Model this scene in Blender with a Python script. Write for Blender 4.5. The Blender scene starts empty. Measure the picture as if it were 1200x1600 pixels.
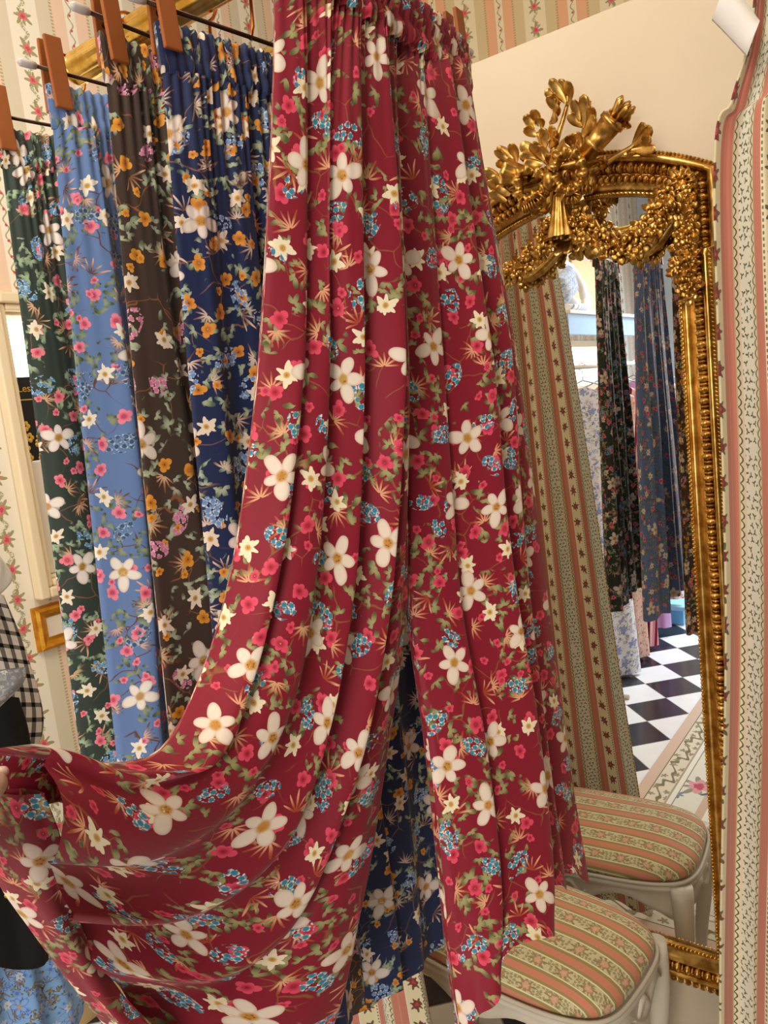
import bpy, math, random
import numpy as np
from mathutils import Matrix, Vector
SC = bpy.context.scene
COL = SC.collection
PI = math.pi
rng = random.Random(7)

# ------------------------------------------------------------------ objects
def tag(o, label=None, cat=None, group=None, kind=None):
    if label: o['label'] = label
    if cat: o['category'] = cat
    if group: o['group'] = group
    if kind: o['kind'] = kind
    return o

def thing(name, label, cat, loc=(0, 0, 0), group=None):
    o = bpy.data.objects.new(name, None)
    o.empty_display_size = .05
    COL.objects.link(o)
    o.location = loc
    return tag(o, label, cat, group)

class MB:
    """collects geometry in world coordinates for ONE mesh object"""
    def __init__(s):
        s.v = []; s.f = []; s.uv = {}; s.n = 0
    def add(s, verts, faces, uvs=None):
        b = s.n
        verts = [tuple(float(c) for c in p) for p in verts]
        s.v += verts; s.n += len(verts)
        s.f += [tuple(b + i for i in f) for f in faces]
        if uvs is not None:
            for i, u in enumerate(uvs): s.uv[b + i] = (float(u[0]), float(u[1]))
        return s
    def grid(s, P, uv=None, wrap_u=False, wrap_v=False):
        nv, nu = len(P), len(P[0])
        vs = [p for r in P for p in r]
        fs = []
        for j in range(nv if wrap_v else nv - 1):
            for i in range(nu if wrap_u else nu - 1):
                a = j * nu + i; b = j * nu + (i + 1) % nu
                c = ((j + 1) % nv) * nu + (i + 1) % nu; d = ((j + 1) % nv) * nu + i
                fs.append((a, b, c, d))
        return s.add(vs, fs, [u for r in uv for u in r] if uv is not None else None)
    def box(s, lo, hi, M=None):
        x0, y0, z0 = lo; x1, y1, z1 = hi
        vs = [(x0, y0, z0), (x1, y0, z0), (x1, y1, z0), (x0, y1, z0), (x0, y0, z1), (x1, y0, z1), (x1, y1, z1), (x0, y1, z1)]
        if M is not None: vs = [M @ Vector(p) for p in vs]
        return s.add(vs, [(0, 3, 2, 1), (4, 5, 6, 7), (0, 1, 5, 4), (1, 2, 6, 5), (2, 3, 7, 6), (3, 0, 4, 7)])
    def tube(s, path, rad, seg=10, cap=True, closed=False, flat=1.0, up=None):
        pts = [Vector(p) for p in path]; n = len(pts)
        rads = list(rad) if hasattr(rad, '__len__') else [rad] * n
        rings = []; ref = Vector(up) if up else None; prev = None
        for i, p in enumerate(pts):
            if closed: t = pts[(i + 1) % n] - pts[i - 1]
            else: t = pts[min(i + 1, n - 1)] - pts[max(i - 1, 0)]
            t.normalize()
            if prev is None:
                a = ref if ref else (Vector((0, 0, 1)) if abs(t.z) < .9 else Vector((1, 0, 0)))
            else: a = prev
            a = a - t * a.dot(t)
            if a.length < 1e-6: a = t.orthogonal()
            a.normalize(); prev = a
            b = t.cross(a)
            rings.append([p + (a * math.cos(2 * PI * k / seg) * flat + b * math.sin(2 * PI * k / seg)) * rads[i] for k in range(seg)])
        base = s.n
        s.grid(rings, wrap_u=True, wrap_v=closed)
        if cap and not closed:
            s.f.append(tuple(base + k for k in range(seg))[::-1])
            e = base + (n - 1) * seg
            s.f.append(tuple(e + k for k in range(seg)))
        return s
    def ball(s, c, r, seg=8, rings=6, M=None):
        rx, ry, rz = r if hasattr(r, '__len__') else (r, r, r)
        P = []
        for j in range(rings + 1):
            th = PI * j / rings
            P.append([(rx * math.sin(th) * math.cos(2 * PI * k / seg), ry * math.sin(th) * math.sin(2 * PI * k / seg), rz * math.cos(th)) for k in range(seg)])
        if M is not None: P = [[tuple((M @ Vector(q))[:]) for q in r_] for r_ in P]
        P = [[(c[0] + q[0], c[1] + q[1], c[2] + q[2]) for q in r_] for r_ in P]
        return s.grid(P, wrap_u=True)
    def build(s, name, m, parent=None, smooth=True, at=None):
        me = bpy.data.meshes.new(name)
        org = Vector(at) if at else Vector((0, 0, 0))
        if parent is not None: org = Vector(parent.location); 
        if parent is not None and parent.parent is not None: org = org + Vector(parent.parent.location)
        me.from_pydata([tuple(Vector(p) - org) for p in s.v], [], s.f)
        if s.uv:
            lay = me.uv_layers.new(name='UVMap')
            idx = np.zeros(len(me.loops), dtype=np.int32); me.loops.foreach_get('vertex_index', idx)
            arr = np.array([s.uv.get(i, (0, 0)) for i in range(s.n)], dtype=np.float32)
            lay.data.foreach_set('uv', arr[idx].ravel())
        me.polygons.foreach_set('use_smooth', [smooth] * len(me.polygons))
        me.materials.append(m); me.update()
        o = bpy.data.objects.new(name, me); COL.objects.link(o)
        if parent is not None: o.parent = parent
        elif at: o.location = at
        return o

def struct(name, mb, m, smooth=False):
    return tag(mb.build(name, m, smooth=smooth), kind='structure')

def bevel(o, w=.004, seg=2):
    md = o.modifiers.new('Bevel', 'BEVEL'); md.width = w; md.segments = seg; md.limit_method = 'ANGLE'; md.angle_limit = .6
    return o
def sub(o, n=1):
    md = o.modifiers.new('Subdivision', 'SUBSURF'); md.levels = n; md.render_levels = n
    return o

# ------------------------------------------------------------------ nodes
def lin(c):
    if isinstance(c, str): c = [int(c[i:i + 2], 16) / 255 for i in (0, 2, 4)]
    return tuple(x / 12.92 if x <= .04045 else ((x + .055) / 1.055) ** 2.4 for x in c) + (1.,)

class NT:
    def __init__(s, tree): s.t = tree; s.N = tree.nodes; s.L = tree.links
    def put(s, sock, v):
        if hasattr(v, 'is_linked') or isinstance(v, bpy.types.NodeSocket): s.L.new(v, sock)
        elif v is not None: sock.default_value = v
    def m(s, op, a, b=None, c=None, clamp=False):
        n = s.N.new('ShaderNodeMath'); n.operation = op; n.use_clamp = clamp
        s.put(n.inputs[0], a); s.put(n.inputs[1], b)
        if c is not None: s.put(n.inputs[2], c)
        return n.outputs[0]
    def vm(s, op, a, b=None, c=None):
        n = s.N.new('ShaderNodeVectorMath'); n.operation = op
        s.put(n.inputs[0], a)
        if b is not None: s.put(n.inputs[1], b)
        if c is not None:
            s.put(n.inputs['Scale'] if op == 'SCALE' else n.inputs[2], c)
        return n.outputs['Value'] if op in ('LENGTH', 'DOT_PRODUCT', 'DISTANCE') else n.outputs[0]
    def mix(s, f, a, b):
        n = s.N.new('ShaderNodeMix'); n.data_type = 'RGBA'
        s.put(n.inputs[0], f); s.put(n.inputs[6], a); s.put(n.inputs[7], b)
        return n.outputs[2]
    def sep(s, v):
        n = s.N.new('ShaderNodeSeparateXYZ'); s.put(n.inputs[0], v); return n.outputs
    def comb(s, x, y, z=0.):
        n = s.N.new('ShaderNodeCombineXYZ')
        for k, v in enumerate((x, y, z)): s.put(n.inputs[k], v)
        return n.outputs[0]
    def noise(s, vec, scale, detail=2., rough=.5, dim='3D'):
        n = s.N.new('ShaderNodeTexNoise'); n.noise_dimensions = dim
        s.put(n.inputs['Vector'], vec); n.inputs['Scale'].default_value = scale
        n.inputs['Detail'].default_value = detail; n.inputs['Roughness'].default_value = rough
        return n.outputs
    def ss(s, v, lo, hi):
        n = s.N.new('ShaderNodeMapRange'); n.interpolation_type = 'SMOOTHSTEP'
        s.put(n.inputs[0], v); n.inputs[1].default_value = lo; n.inputs[2].default_value = hi
        n.inputs[3].default_value = 0 if lo < hi else 1; n.inputs[4].default_value = 1 if lo < hi else 0
        if lo > hi: n.inputs[1].default_value = hi; n.inputs[2].default_value = lo
        return n.outputs[0]
    def ramp(s, f, stops, const=True):
        n = s.N.new('ShaderNodeValToRGB'); cr = n.color_ramp; cr.interpolation = 'CONSTANT' if const else 'LINEAR'
        while len(cr.elements) < len(stops): cr.elements.new(.5)
        for e, (p, c) in zip(cr.elements, stops): e.position = p; e.color = lin(c)
        s.put(n.inputs[0], f); return n.outputs[0]

def make_motif_group():
    """one scattered flower / leaf / twig motif: petals around a centre, one per grid cell, turned at random"""
    g = bpy.data.node_groups.new('print_motif', 'ShaderNodeTree')
    I = g.interface
    for nm, t in (('Vector', 'NodeSocketVector'), ('CellX', 'NodeSocketFloat'), ('CellY', 'NodeSocketFloat'), ('Petals', 'NodeSocketFloat'), ('Center', 'NodeSocketFloat'),
                  ('HalfLen', 'NodeSocketFloat'), ('HalfWid', 'NodeSocketFloat'), ('Seed', 'NodeSocketFloat'), ('Presence', 'NodeSocketFloat'), ('Jitter', 'NodeSocketFloat'), ('Sector', 'NodeSocketFloat')):
        I.new_socket(nm, in_out='INPUT', socket_type=t)
    for nm in ('Mask', 'Radius', 'Random', 'Edge'): I.new_socket(nm, in_out='OUTPUT', socket_type='NodeSocketFloat')
    t = NT(g); gi = g.nodes.new('NodeGroupInput').outputs; go = g.nodes.new('NodeGroupOutput').inputs
    sp = t.sep(gi['Vector'])
    py = t.m('DIVIDE', t.m('ADD', sp[1], t.m('MULTIPLY', gi['Seed'], .73)), gi['CellY'])
    fy = t.m('FLOOR', py)
    px = t.m('ADD', t.m('DIVIDE', t.m('ADD', sp[0], t.m('MULTIPLY', gi['Seed'], 1.37)), gi['CellX']), t.m('MULTIPLY', t.m('MODULO', fy, 2.), t.m('MULTIPLY', .5, t.m('GREATER_THAN', gi['Jitter'], 0.01))))
    fx = t.m('FLOOR', px)
    w = t.N.new('ShaderNodeTexWhiteNoise'); w.noise_dimensions = '3D'
    t.put(w.inputs['Vector'], t.comb(fx, fy, gi['Seed']))
    cs = t.N.new('ShaderNodeSeparateColor'); t.L.new(w.outputs['Color'], cs.inputs[0])
    def loc(p, f, r, cell):
        return t.m('MULTIPLY', t.m('SUBTRACT', t.m('SUBTRACT', t.m('SUBTRACT', p, f), .5), t.m('MULTIPLY', t.m('SUBTRACT', r, .5), gi['Jitter'])), cell)
    lx = loc(px, fx, cs.outputs[0], gi['CellX']); ly = loc(py, fy, cs.outputs[1], gi['CellY'])
    r = t.m('SQRT', t.m('ADD', t.m('MULTIPLY', lx, lx), t.m('MULTIPLY', ly, ly)))
    th = t.m('ADD', t.m('ARCTAN2', ly, lx), t.m('MULTIPLY', cs.outputs[2], 6.2832))
    th = t.m('WRAP', th, PI, -PI)
    s = t.m('DIVIDE', 6.2832, gi['Petals'])
    k = t.m('ROUND', t.m('DIVIDE', th, s))
    a = t.m('SUBTRACT', th, t.m('MULTIPLY', k, s))
    # petals differ a little in length
    vary = t.m('ADD', 1., t.m('MULTIPLY', .16, t.m('SINE', t.m('ADD', t.m('MULTIPLY', k, 2.3), t.m('MULTIPLY', w.outputs['Value'], 40.)))))
    rr = t.m('MULTIPLY', r, vary)
    x = t.m('SUBTRACT', t.m('MULTIPLY', rr, t.m('COSINE', a)), gi['Center']); y = t.m('MULTIPLY', rr, t.m('SINE', a))
    ex = t.m('DIVIDE', x, gi['HalfLen']); ey = t.m('DIVIDE', y, gi['HalfWid'])
    e = t.m('ADD', t.m('MULTIPLY', ex, ex), t.m('MULTIPLY', ey, ey))
    mk = t.m('MULTIPLY', t.ss(e, 1.1, .9), t.m('LESS_THAN', w.outputs['Value'], gi['Presence']))
    mk = t.m('MULTIPLY', mk, t.m('LESS_THAN', t.m('ABSOLUTE', t.m('MULTIPLY', k, s)), gi['Sector']))
    t.L.new(mk, go['Mask']); t.L.new(t.m('DIVIDE', r, t.m('ADD', gi['Center'], gi['HalfLen'])), go['Radius'])
    t.L.new(t.m('FRACT', t.m('MULTIPLY', w.outputs['Value'], 17.3)), go['Random']); t.L.new(e, go['Edge'])
    return g
MOTIF = make_motif_group()

def motif(t, vec, cell, petals, center, hl, hw, seed, presence=1., jitter=.35, sector=4., celly=None):
    n = t.N.new('ShaderNodeGroup'); n.node_tree = MOTIF
    t.put(n.inputs['Vector'], vec)
    for k, v in (('CellX', cell), ('CellY', celly or cell), ('Petals', petals), ('Center', center), ('HalfLen', hl), ('HalfWid', hw), ('Seed', seed), ('Presence', presence), ('Jitter', jitter), ('Sector', sector)):
        n.inputs[k].default_value = v
    return n.outputs

def new_mat(name, rough=.6, metal=0., spec=.4):
    m = bpy.data.materials.new(name); m.use_nodes = True
    b = m.node_tree.nodes['Principled BSDF']
    b.inputs['Roughness'].default_value = rough; b.inputs['Metallic'].default_value = metal
    b.inputs['Specular IOR Level'].default_value = spec
    return m, b, NT(m.node_tree)

def plain(name, c, rough=.6, metal=0., var=.08, scale=30., bump=0., spec=.4):
    m, b, t = new_mat(name, rough, metal, spec)
    tc = t.N.new('ShaderNodeTexCoord').outputs['Object']
    nz = t.noise(tc, scale, 3.)
    c1 = lin(c); c2 = tuple(min(1, x * (1 + var)) for x in c1[:3]) + (1,); c0 = tuple(x * (1 - var) for x in c1[:3]) + (1,)
    t.put(b.inputs['Base Color'], t.mix(nz[0], c0, c2))
    if bump:
        bn = t.N.new('ShaderNodeBump'); bn.inputs['Strength'].default_value = bump; bn.inputs['Distance'].default_value = .002
        t.put(bn.inputs['Height'], nz[0]); t.L.new(bn.outputs[0], b.inputs['Normal'])
    return m

def emit(name, c, k):
    m = bpy.data.materials.new(name); m.use_nodes = True
    b = m.node_tree.nodes['Principled BSDF']
    b.inputs['Base Color'].default_value = lin(c); b.inputs['Emission Color'].default_value = lin(c); b.inputs['Emission Strength'].default_value = k
    return m

def floral(name, base, big, small, heart, pink, pinkc, cluster, clusterc, twig, leaf, seed=0., scale=1., big_on=.8, rough=.62, stem=None, dens=1.):
    """botanical print on cloth, UV in metres"""
    m, b, t = new_mat(name, rough, 0., .3)
    uv = t.N.new('ShaderNodeUVMap').outputs[0]
    d = t.noise(uv, 45., 1.)[1]
    uv = t.vm('ADD', uv, t.vm('SCALE', t.vm('SUBTRACT', d, (.5, .5, .5)), None, .0045))
    uv = t.vm('SCALE', uv, None, 1. / scale)
    col = lin(base)
    def layer(col, o, cin, cout, extra=None, lo=.15, hi=.95):
        f = o['Mask']
        if extra is not None: f = t.m('MULTIPLY', f, extra)
        return t.mix(f, col, t.mix(t.ss(o['Radius'], lo, hi), lin(cin), lin(cout)))
    # stems
    vo = t.N.new('ShaderNodeTexVoronoi'); vo.feature = 'DISTANCE_TO_EDGE'; vo.inputs['Scale'].default_value = 24.
    wob = t.vm('ADD', uv, t.vm('SCALE', t.noise(uv, 22., 2.)[1], None, .03))
    t.put(vo.inputs['Vector'], wob)
    gate = t.ss(t.noise(uv, 16., 1.)[0], .48, .54)
    f = t.m('MULTIPLY', t.ss(vo.outputs['Distance'], .017, .007), gate)
    col = t.mix(f, col, lin(stem or twig[1]))
    # leaves in little sprays, gathered in drifts
    drift = t.ss(t.noise(uv, 21., 1.)[0], .50, .52)
    for k, (cell, hl, hw) in enumerate(((.0155, .0038, .0017), (.021, .0050, .0023))):
        o = motif(t, uv, cell, 5., hl * 1.05, hl, hw, 3.1 + k * 2.7 + seed, .85 * dens, .6, 1.9)
        col = layer(col, o, leaf[0], leaf[1], drift, .2, 1.)
    # spiky twigs
    o = motif(t, uv, .044, 13., .0078, .0070, .00085, 7.7 + seed, .62 * dens, .7, 1.7)
    col = layer(col, o, twig[0], twig[1], None, .2, .9)
    o = motif(t, uv, .058, 11., .0085, .0078, .0009, 11.3 + seed, .5 * dens, .7, 1.5)
    col = layer(col, o, twig[1], twig[0], None, .2, .9)
    # pink blossoms
    for k, (cell, r, pr) in enumerate(((.034, .0074, .5), (.026, .0044, .36))):
        o = motif(t, uv, cell, 5., r * .55, r * .46, r * .42, 15.9 + k * 4.4 + seed, pr * dens, .75)
        col = layer(col, o, pinkc, pink, None, .05, .75)
    # clusters of small florets
    cl = motif(t, uv, .056, 1., .004, .0155, .0092, 21.3 + seed, .72 * dens, .7)
    clm = t.m('MULTIPLY', cl['Mask'], t.ss(t.noise(uv, 95., 1.)[0], .36, .42))
    for k in range(2):
        o = motif(t, uv, .0074, 5., .0017, .0016, .00135, 25.1 + 3.3 * k + seed, .88, .3)
        col = layer(col, o, clusterc, cluster, clm, .5, 1.1) if k == 0 else t.mix(t.m('MULTIPLY', t.m('MULTIPLY', o['Mask'], clm), t.m('GREATER_THAN', o['Random'], .45)), col, t.mix(t.ss(o['Radius'], .5, 1.05), lin(clusterc), lin(cluster)))
    # small pale star flowers
    o = motif(t, uv, .048, 6., .0054, .0050, .0020, 31.7 + seed, .46 * dens, .7)
    col = layer(col, o, twig[1], small, None, .1, .5)
    o2 = motif(t, uv, .048, 5., .0040, .0036, .0027, 31.7 + seed, .46 * dens, .7)
    col = layer(col, o2, heart, small, None, .18, .5)
    # big pale blossoms with separate petals
    if big_on > 0:
        o = motif(t, uv, .080, 5., .0106, .0084, .0056, 41.9 + seed, big_on, .45)
        c = t.mix(t.ss(o['Edge'], .3, 1.), lin(big[0]), lin(big[1]))
        c = t.mix(t.ss(o['Radius'], .34, .16), c, lin(heart))
        col = t.mix(o['Mask'], col, c)
        o = motif(t, uv, .080, 1., .0, .0024, .0024, 41.9 + seed, big_on, .45)
        col = t.mix(t.m('MULTIPLY', o['Mask'], .75), col, lin(heart))
    t.put(b.inputs['Base Color'], col)
    b.inputs['Sheen Weight'].default_value = .12; b.inputs['Sheen Roughness'].default_value = .5
    # fine weave
    bn = t.N.new('ShaderNodeBump'); bn.inputs['Strength'].default_value = .12; bn.inputs['Distance'].default_value = .0006
    t.put(bn.inputs['Height'], t.noise(uv, 900., 1.)[0]); t.L.new(bn.outputs[0], b.inputs['Normal'])
    return m

def wall_paper(name, axis, phase, period, warm):
    m, b, t = new_mat(name, .75, 0., .2)
    P = t.sep(t.N.new('ShaderNodeNewGeometry').outputs['Position'])
    u = t.m('SUBTRACT', P[axis], phase); z = P[2]
    fr = t.m('FRACT', t.m('ADD', t.m('DIVIDE', u, period), .5))        # rose strip centred on .5
    cream, stone, pink, white = warm
    col = t.ramp(fr, [(0, cream), (.055, pink), (.20, stone), (.352, cream), (.648, stone), (.80, pink), (.945, cream)])
    # fine dotted lines at the stripe edges
    for q in (.20, .80):
        dl = t.m('MULTIPLY', t.ss(t.m('ABSOLUTE', t.m('SUBTRACT', fr, q)), .018, .010), t.m('GREATER_THAN', t.m('FRACT', t.m('MULTIPLY', z, 110.)), .4))
        col = t.mix(t.m('MULTIPLY', dl, .7), col, lin('A79A62'))
    # thin garland in the middle of the pink stripe
    gx = t.m('MULTIPLY', t.m('SUBTRACT', t.m('FRACT', t.m('ADD', fr, .5)), .5), period)
    wv = t.m('MULTIPLY', .006, t.m('SINE', t.m('MULTIPLY', z, 150.)))
    col = t.mix(t.m('MULTIPLY', t.ss(t.m('ABSOLUTE', t.m('SUBTRACT', gx, wv)), .0030, .0012), .8), col, lin('8F8A4E'))
    vec2 = t.comb(t.m('ADD', gx, 4 * .03 + .015), z)
    o = motif(t, vec2, .03, 5., .002, .0022, .002, 0., 1., 0., celly=.0403)
    col = t.mix(t.m('MULTIPLY', o['Mask'], t.ss(t.m('ABSOLUTE', gx), .012, .010)), col, lin('D2555C'))
    # rose chain on the cream strip
    vx = t.m('MULTIPLY', t.m('SUBTRACT', fr, .5), period)
    wv = t.m('MULTIPLY', .007, t.m('SINE', t.m('MULTIPLY', z, 2 * PI / .0806 * 2)))
    strip = t.ss(t.m('ABSOLUTE', vx), .042, .040)
    nz = t.noise(t.comb(vx, z, 0.), 240., 2.)[0]
    st = t.m('MULTIPLY', t.ss(t.m('ABSOLUTE', t.m('SUBTRACT', vx, wv)), .008, .003), t.m('GREATER_THAN', nz, .46))
    col = t.mix(t.m('MULTIPLY', st, .85), col, lin('9A9A6A'))
    vec = t.comb(t.m('ADD', vx, .05), t.m('SUBTRACT', z, .0125 + .0403))
    for (n_, c_, hl, hw, cc) in ((7., .017, .009, .0036, '97935C'), (6., .012, .006, .004, 'A9A274'), (5., .0065, .006, .005, 'E0707A'), (4., .003, .0032, .003, 'D0485A')):
        o = motif(t, vec, .1, n_, c_, hl, hw, 0., 1., 0., celly=.0806)
        col = t.mix(t.m('MULTIPLY', o['Mask'], t.m('MULTIPLY', strip, .9)), col, lin(cc))
    t.put(b.inputs['Base Color'], col)
    return m

def stripe_cloth(name, kind):
    """curtain and stool cloth; UV x across the stripes, y along them, metres"""
    m, b, t = new_mat(name, .7, 0., .25)
    uv = t.N.new('ShaderNodeUVMap').outputs[0]; sp = t.sep(uv)
    if kind == 'curtain':
        per = .126
        fr = t.m('FRACT', t.m('DIVIDE', sp[0], per)); x = t.m('MULTIPLY', fr, per)
        pk = 'C07A68'; bg = 'DDD3B4'
        col = t.ramp(fr, [(0, pk), (.095, 'CC8A76'), (.11, pk), (.206, bg), (.286, 'E3E2CE'), (.492, bg), (.556, pk), (.68, bg), (.735, 'DACFAA'), (.965, bg)])
        sca = t.m('MULTIPLY', t.m('ABSOLUTE', t.m('SINE', t.m('MULTIPLY', sp[1], PI / .012))), .0045)
        for x0, sg in ((.0275, 1), (.0690, -1)):
            dd = t.m('ABSOLUTE', t.m('SUBTRACT', t.m('MULTIPLY', t.m('SUBTRACT', x, x0), sg), sca))
            col = t.mix(t.ss(dd, .0016, .0007), col, lin('55553C'))
            col = t.mix(t.ss(t.m('ABSOLUTE', t.m('SUBTRACT', x, x0 - sg * .001)), .0012, .0006), col, lin('B9AE84'))
        # leaf sprigs on the pale stripe
        msk = t.m('MULTIPLY', t.m('GREATER_THAN', x, .037), t.m('LESS_THAN', x, .061))
        o = motif(t, uv, .0105, 3., .0022, .0024, .0011, 2.2, .95, .3, 2.2)
        col = t.mix(t.m('MULTIPLY', o['Mask'], msk), col, lin('5B6046'))
        # dotted ladder
        dl = t.m('MULTIPLY', t.ss(t.m('ABSOLUTE', t.m('SUBTRACT', x, .089)), .0018, .001), t.m('GREATER_THAN', t.m('FRACT', t.m('DIVIDE', sp[1], .007)), .45))
        col = t.mix(dl, col, lin('77704E'))
        # roses
        v = t.comb(t.m('ADD', t.m('SUBTRACT', x, .107), .04), sp[1])
        ms = t.m('GREATER_THAN', x, .0925)
        for n_, c_, hl, hw, cc in ((7., .009, .006, .0022, '5F5B3A'), (5., .0045, .0048, .0042, '7A2E2E'), (3., .002, .0026, .002, 'A24A44')):
            o = motif(t, v, .08, n_, c_, hl, hw, 0., 1., 0., celly=.046)
            col = t.mix(t.m('MULTIPLY', o['Mask'], ms), col, lin(cc))
    else:
        per = .071
        fr = t.m('FRACT', t.m('DIVIDE', sp[0], per)); x = t.m('MULTIPLY', fr, per)
        ol = 'A39658'; cr = 'D8CDA2'
        col = t.ramp(fr, [(0, 'D88E72'), (.26, ol), (.36, 'EFE7C8'), (.40, cr), (.86, 'EFE7C8'), (.90, ol)])
        ms = t.m('MULTIPLY', t.m('GREATER_THAN', x, .030), t.m('LESS_THAN', x, .060))
        o = motif(t, uv, .0085, 5., .0024, .0022, .0012, 4.4, .8, .5)
        col = t.mix(t.m('MULTIPLY', t.m('MULTIPLY', o['Mask'], ms), .75), col, lin('8C8450'))
        v = t.comb(t.m('ADD', t.m('SUBTRACT', x, .045), .05), sp[1])
        for n_, c_, hl, hw, cc in ((8., .014, .010, .002, '8A8250'), (6., .008, .0045, .0045, 'B98A66'), (5., .005, .004, .0036, 'DDB594')):
            o = motif(t, v, .1, n_, c_, hl, hw, 0., 1., 0., celly=.062)
            col = t.mix(t.m('MULTIPLY', t.m('MULTIPLY', o['Mask'], ms), .85), col, lin(cc))
    t.put(b.inputs['Base Color'], col)
    bn = t.N.new('ShaderNodeBump'); bn.inputs['Strength'].default_value = .25; bn.inputs['Distance'].default_value = .0006
    t.put(bn.inputs['Height'], t.noise(uv, 700., 1.)[0]); t.L.new(bn.outputs[0], b.inputs['Normal'])
    b.inputs['Sheen Weight'].default_value = .15
    return m

def checker_floor():
    m, b, t = new_mat('checker_floor_tiles', .16, 0., .5)
    P = t.sep(t.N.new('ShaderNodeNewGeometry').outputs['Position'])
    # tile corner (-0.95, 1.191), tile edges at 45 degrees
    x = t.m('SUBTRACT', P[0], -.95); y = t.m('SUBTRACT', P[1], 1.191)
    k = 1 / (.2145 * math.sqrt(2))
    a = t.m('MULTIPLY', t.m('ADD', x, y), k); c = t.m('MULTIPLY', t.m('SUBTRACT', x, y), k)
    par = t.m('MODULO', t.m('ADD', t.m('ADD', t.m('FLOOR', a), t.m('FLOOR', c)), 1001.), 2.)
    nz = t.noise(t.comb(P[0], P[1], 0.), 9., 4.)[0]
    dark = t.mix(nz, lin('1E1E22'), lin('34343A')); lt = t.mix(nz, lin('DCDCD8'), lin('EEEDE8'))
    col = t.mix(par, lt, dark)
    ga = t.m('ABSOLUTE', t.m('SUBTRACT', t.m('FRACT', t.m('ADD', a, .5)), .5)); gc = t.m('ABSOLUTE', t.m('SUBTRACT', t.m('FRACT', t.m('ADD', c, .5)), .5))
    col = t.mix(t.ss(t.m('MINIMUM', ga, gc), .012, .006), col, lin('8A8884'))
    t.put(b.inputs['Base Color'], col)
    return m

def rug_material(x0, x1, y0, y1):
    m, b, t = new_mat('rug_pile', .95, 0., .1)
    P = t.sep(t.N.new('ShaderNodeNewGeometry').outputs['Position'])
    e = t.m('MINIMUM', t.m('MINIMUM', t.m('SUBTRACT', P[0], x0), t.m('SUBTRACT', x1, P[0])), t.m('MINIMUM', t.m('SUBTRACT', P[1], y0), t.m('SUBTRACT', y1, P[1])))
    pos = t.comb(P[0], P[1], 0.)
    col = t.ramp(e, [(0, 'CDB49E'), (.045, '6E6656'), (.049, 'D6CDB6'), (.125, 'A79E86'), (.129, 'E2DFD2'), (.150, '8B8570'), (.153, 'DCDACB'), (.245, 'C9B19E'), (.275, 'E6E4D8')])
    # scrolls in the border
    s1 = t.m('ADD', P[0], P[1])
    wv = t.m('ADD', .088, t.m('ADD', t.m('MULTIPLY', .018, t.m('SINE', t.m('MULTIPLY', s1, 30.))), t.m('MULTIPLY', .010, t.m('COSINE', t.m('MULTIPLY', s1, 90.)))))
    col = t.mix(t.m('MULTIPLY', t.ss(t.m('ABSOLUTE', t.m('SUBTRACT', e, wv)), .010, .005), t.m('LESS_THAN', e, .125)), col, lin('7E755C'))
    o = motif(t, pos, .05, 5., .008, .008, .004, 5.5, .8, .4)
    col = t.mix(t.m('MULTIPLY', o['Mask'], t.m('MULTIPLY', t.m('GREATER_THAN', e, .05), t.m('LESS_THAN', e, .124))), col, lin('958B70'))
    inner = t.m('GREATER_THAN', e, .155)
    for cell, n_, c_, hl, hw, sd, pr, cc in ((.27, 8., .045, .026, .010, 1.3, .9, '8F957C'), (.27, 7., .055, .022, .008, 2.9, .6, '5E6A78'), (.27, 6., .026, .024, .014, 1.3, .9, 'D59AA0'), (.27, 5., .012, .012, .010, 1.3, .9, 'B85A68'), (.15, 5., .014, .012, .006, 8.8, .4, '7C869A')):
        o = motif(t, pos, cell, n_, c_, hl, hw, sd, pr, .4)
        col = t.mix(t.m('MULTIPLY', o['Mask'], inner), col, lin(cc))
    vo = t.N.new('ShaderNodeTexVoronoi'); vo.feature = 'DISTANCE_TO_EDGE'; vo.inputs['Scale'].default_value = 4.
    t.put(vo.inputs['Vector'], t.vm('ADD', pos, t.vm('SCALE', t.noise(pos, 5., 1.)[1], None, .2)))
    col = t.mix(t.m('MULTIPLY', t.ss(vo.outputs['Distance'], .03, .015), t.m('GREATER_THAN', e, .28)), col, lin('8D8872'))
    t.put(b.inputs['Base Color'], col)
    bn = t.N.new('ShaderNodeBump'); bn.inputs['Strength'].default_value = .5; bn.inputs['Distance'].default_value = .003
    t.put(bn.inputs['Height'], t.noise(pos, 500., 2.)[0]); t.L.new(bn.outputs[0], b.inputs['Normal'])
    return m

def plaid_material():
    m, b, t = new_mat('plaid_cotton', .8, 0., .2)
    sp = t.sep(t.N.new('ShaderNodeUVMap').outputs[0])
    def band(v, p, w): return t.m('LESS_THAN', t.m('FRACT', t.m('DIVIDE', v, p)), w)
    f = t.m('MULTIPLY', t.m('ADD', band(sp[0], .030, .42), band(sp[1], .030, .30)), .5)
    t.put(b.inputs['Base Color'], t.ramp(f, [(0, 'E6E2DA'), (.3, '77736E'), (.8, '121214')]))
    return m

def stripe_material(name, cols, per):
    m, b, t = new_mat(name, .8, 0., .2)
    sp = t.sep(t.N.new('ShaderNodeUVMap').outputs[0])
    n = len(cols)
    t.put(b.inputs['Base Color'], t.ramp(t.m('FRACT', t.m('DIVIDE', t.m('ADD', sp[0], t.m('MULTIPLY', sp[1], .12)), per)), [(i / n, c) for i, c in enumerate(cols)]))
    return m

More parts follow.
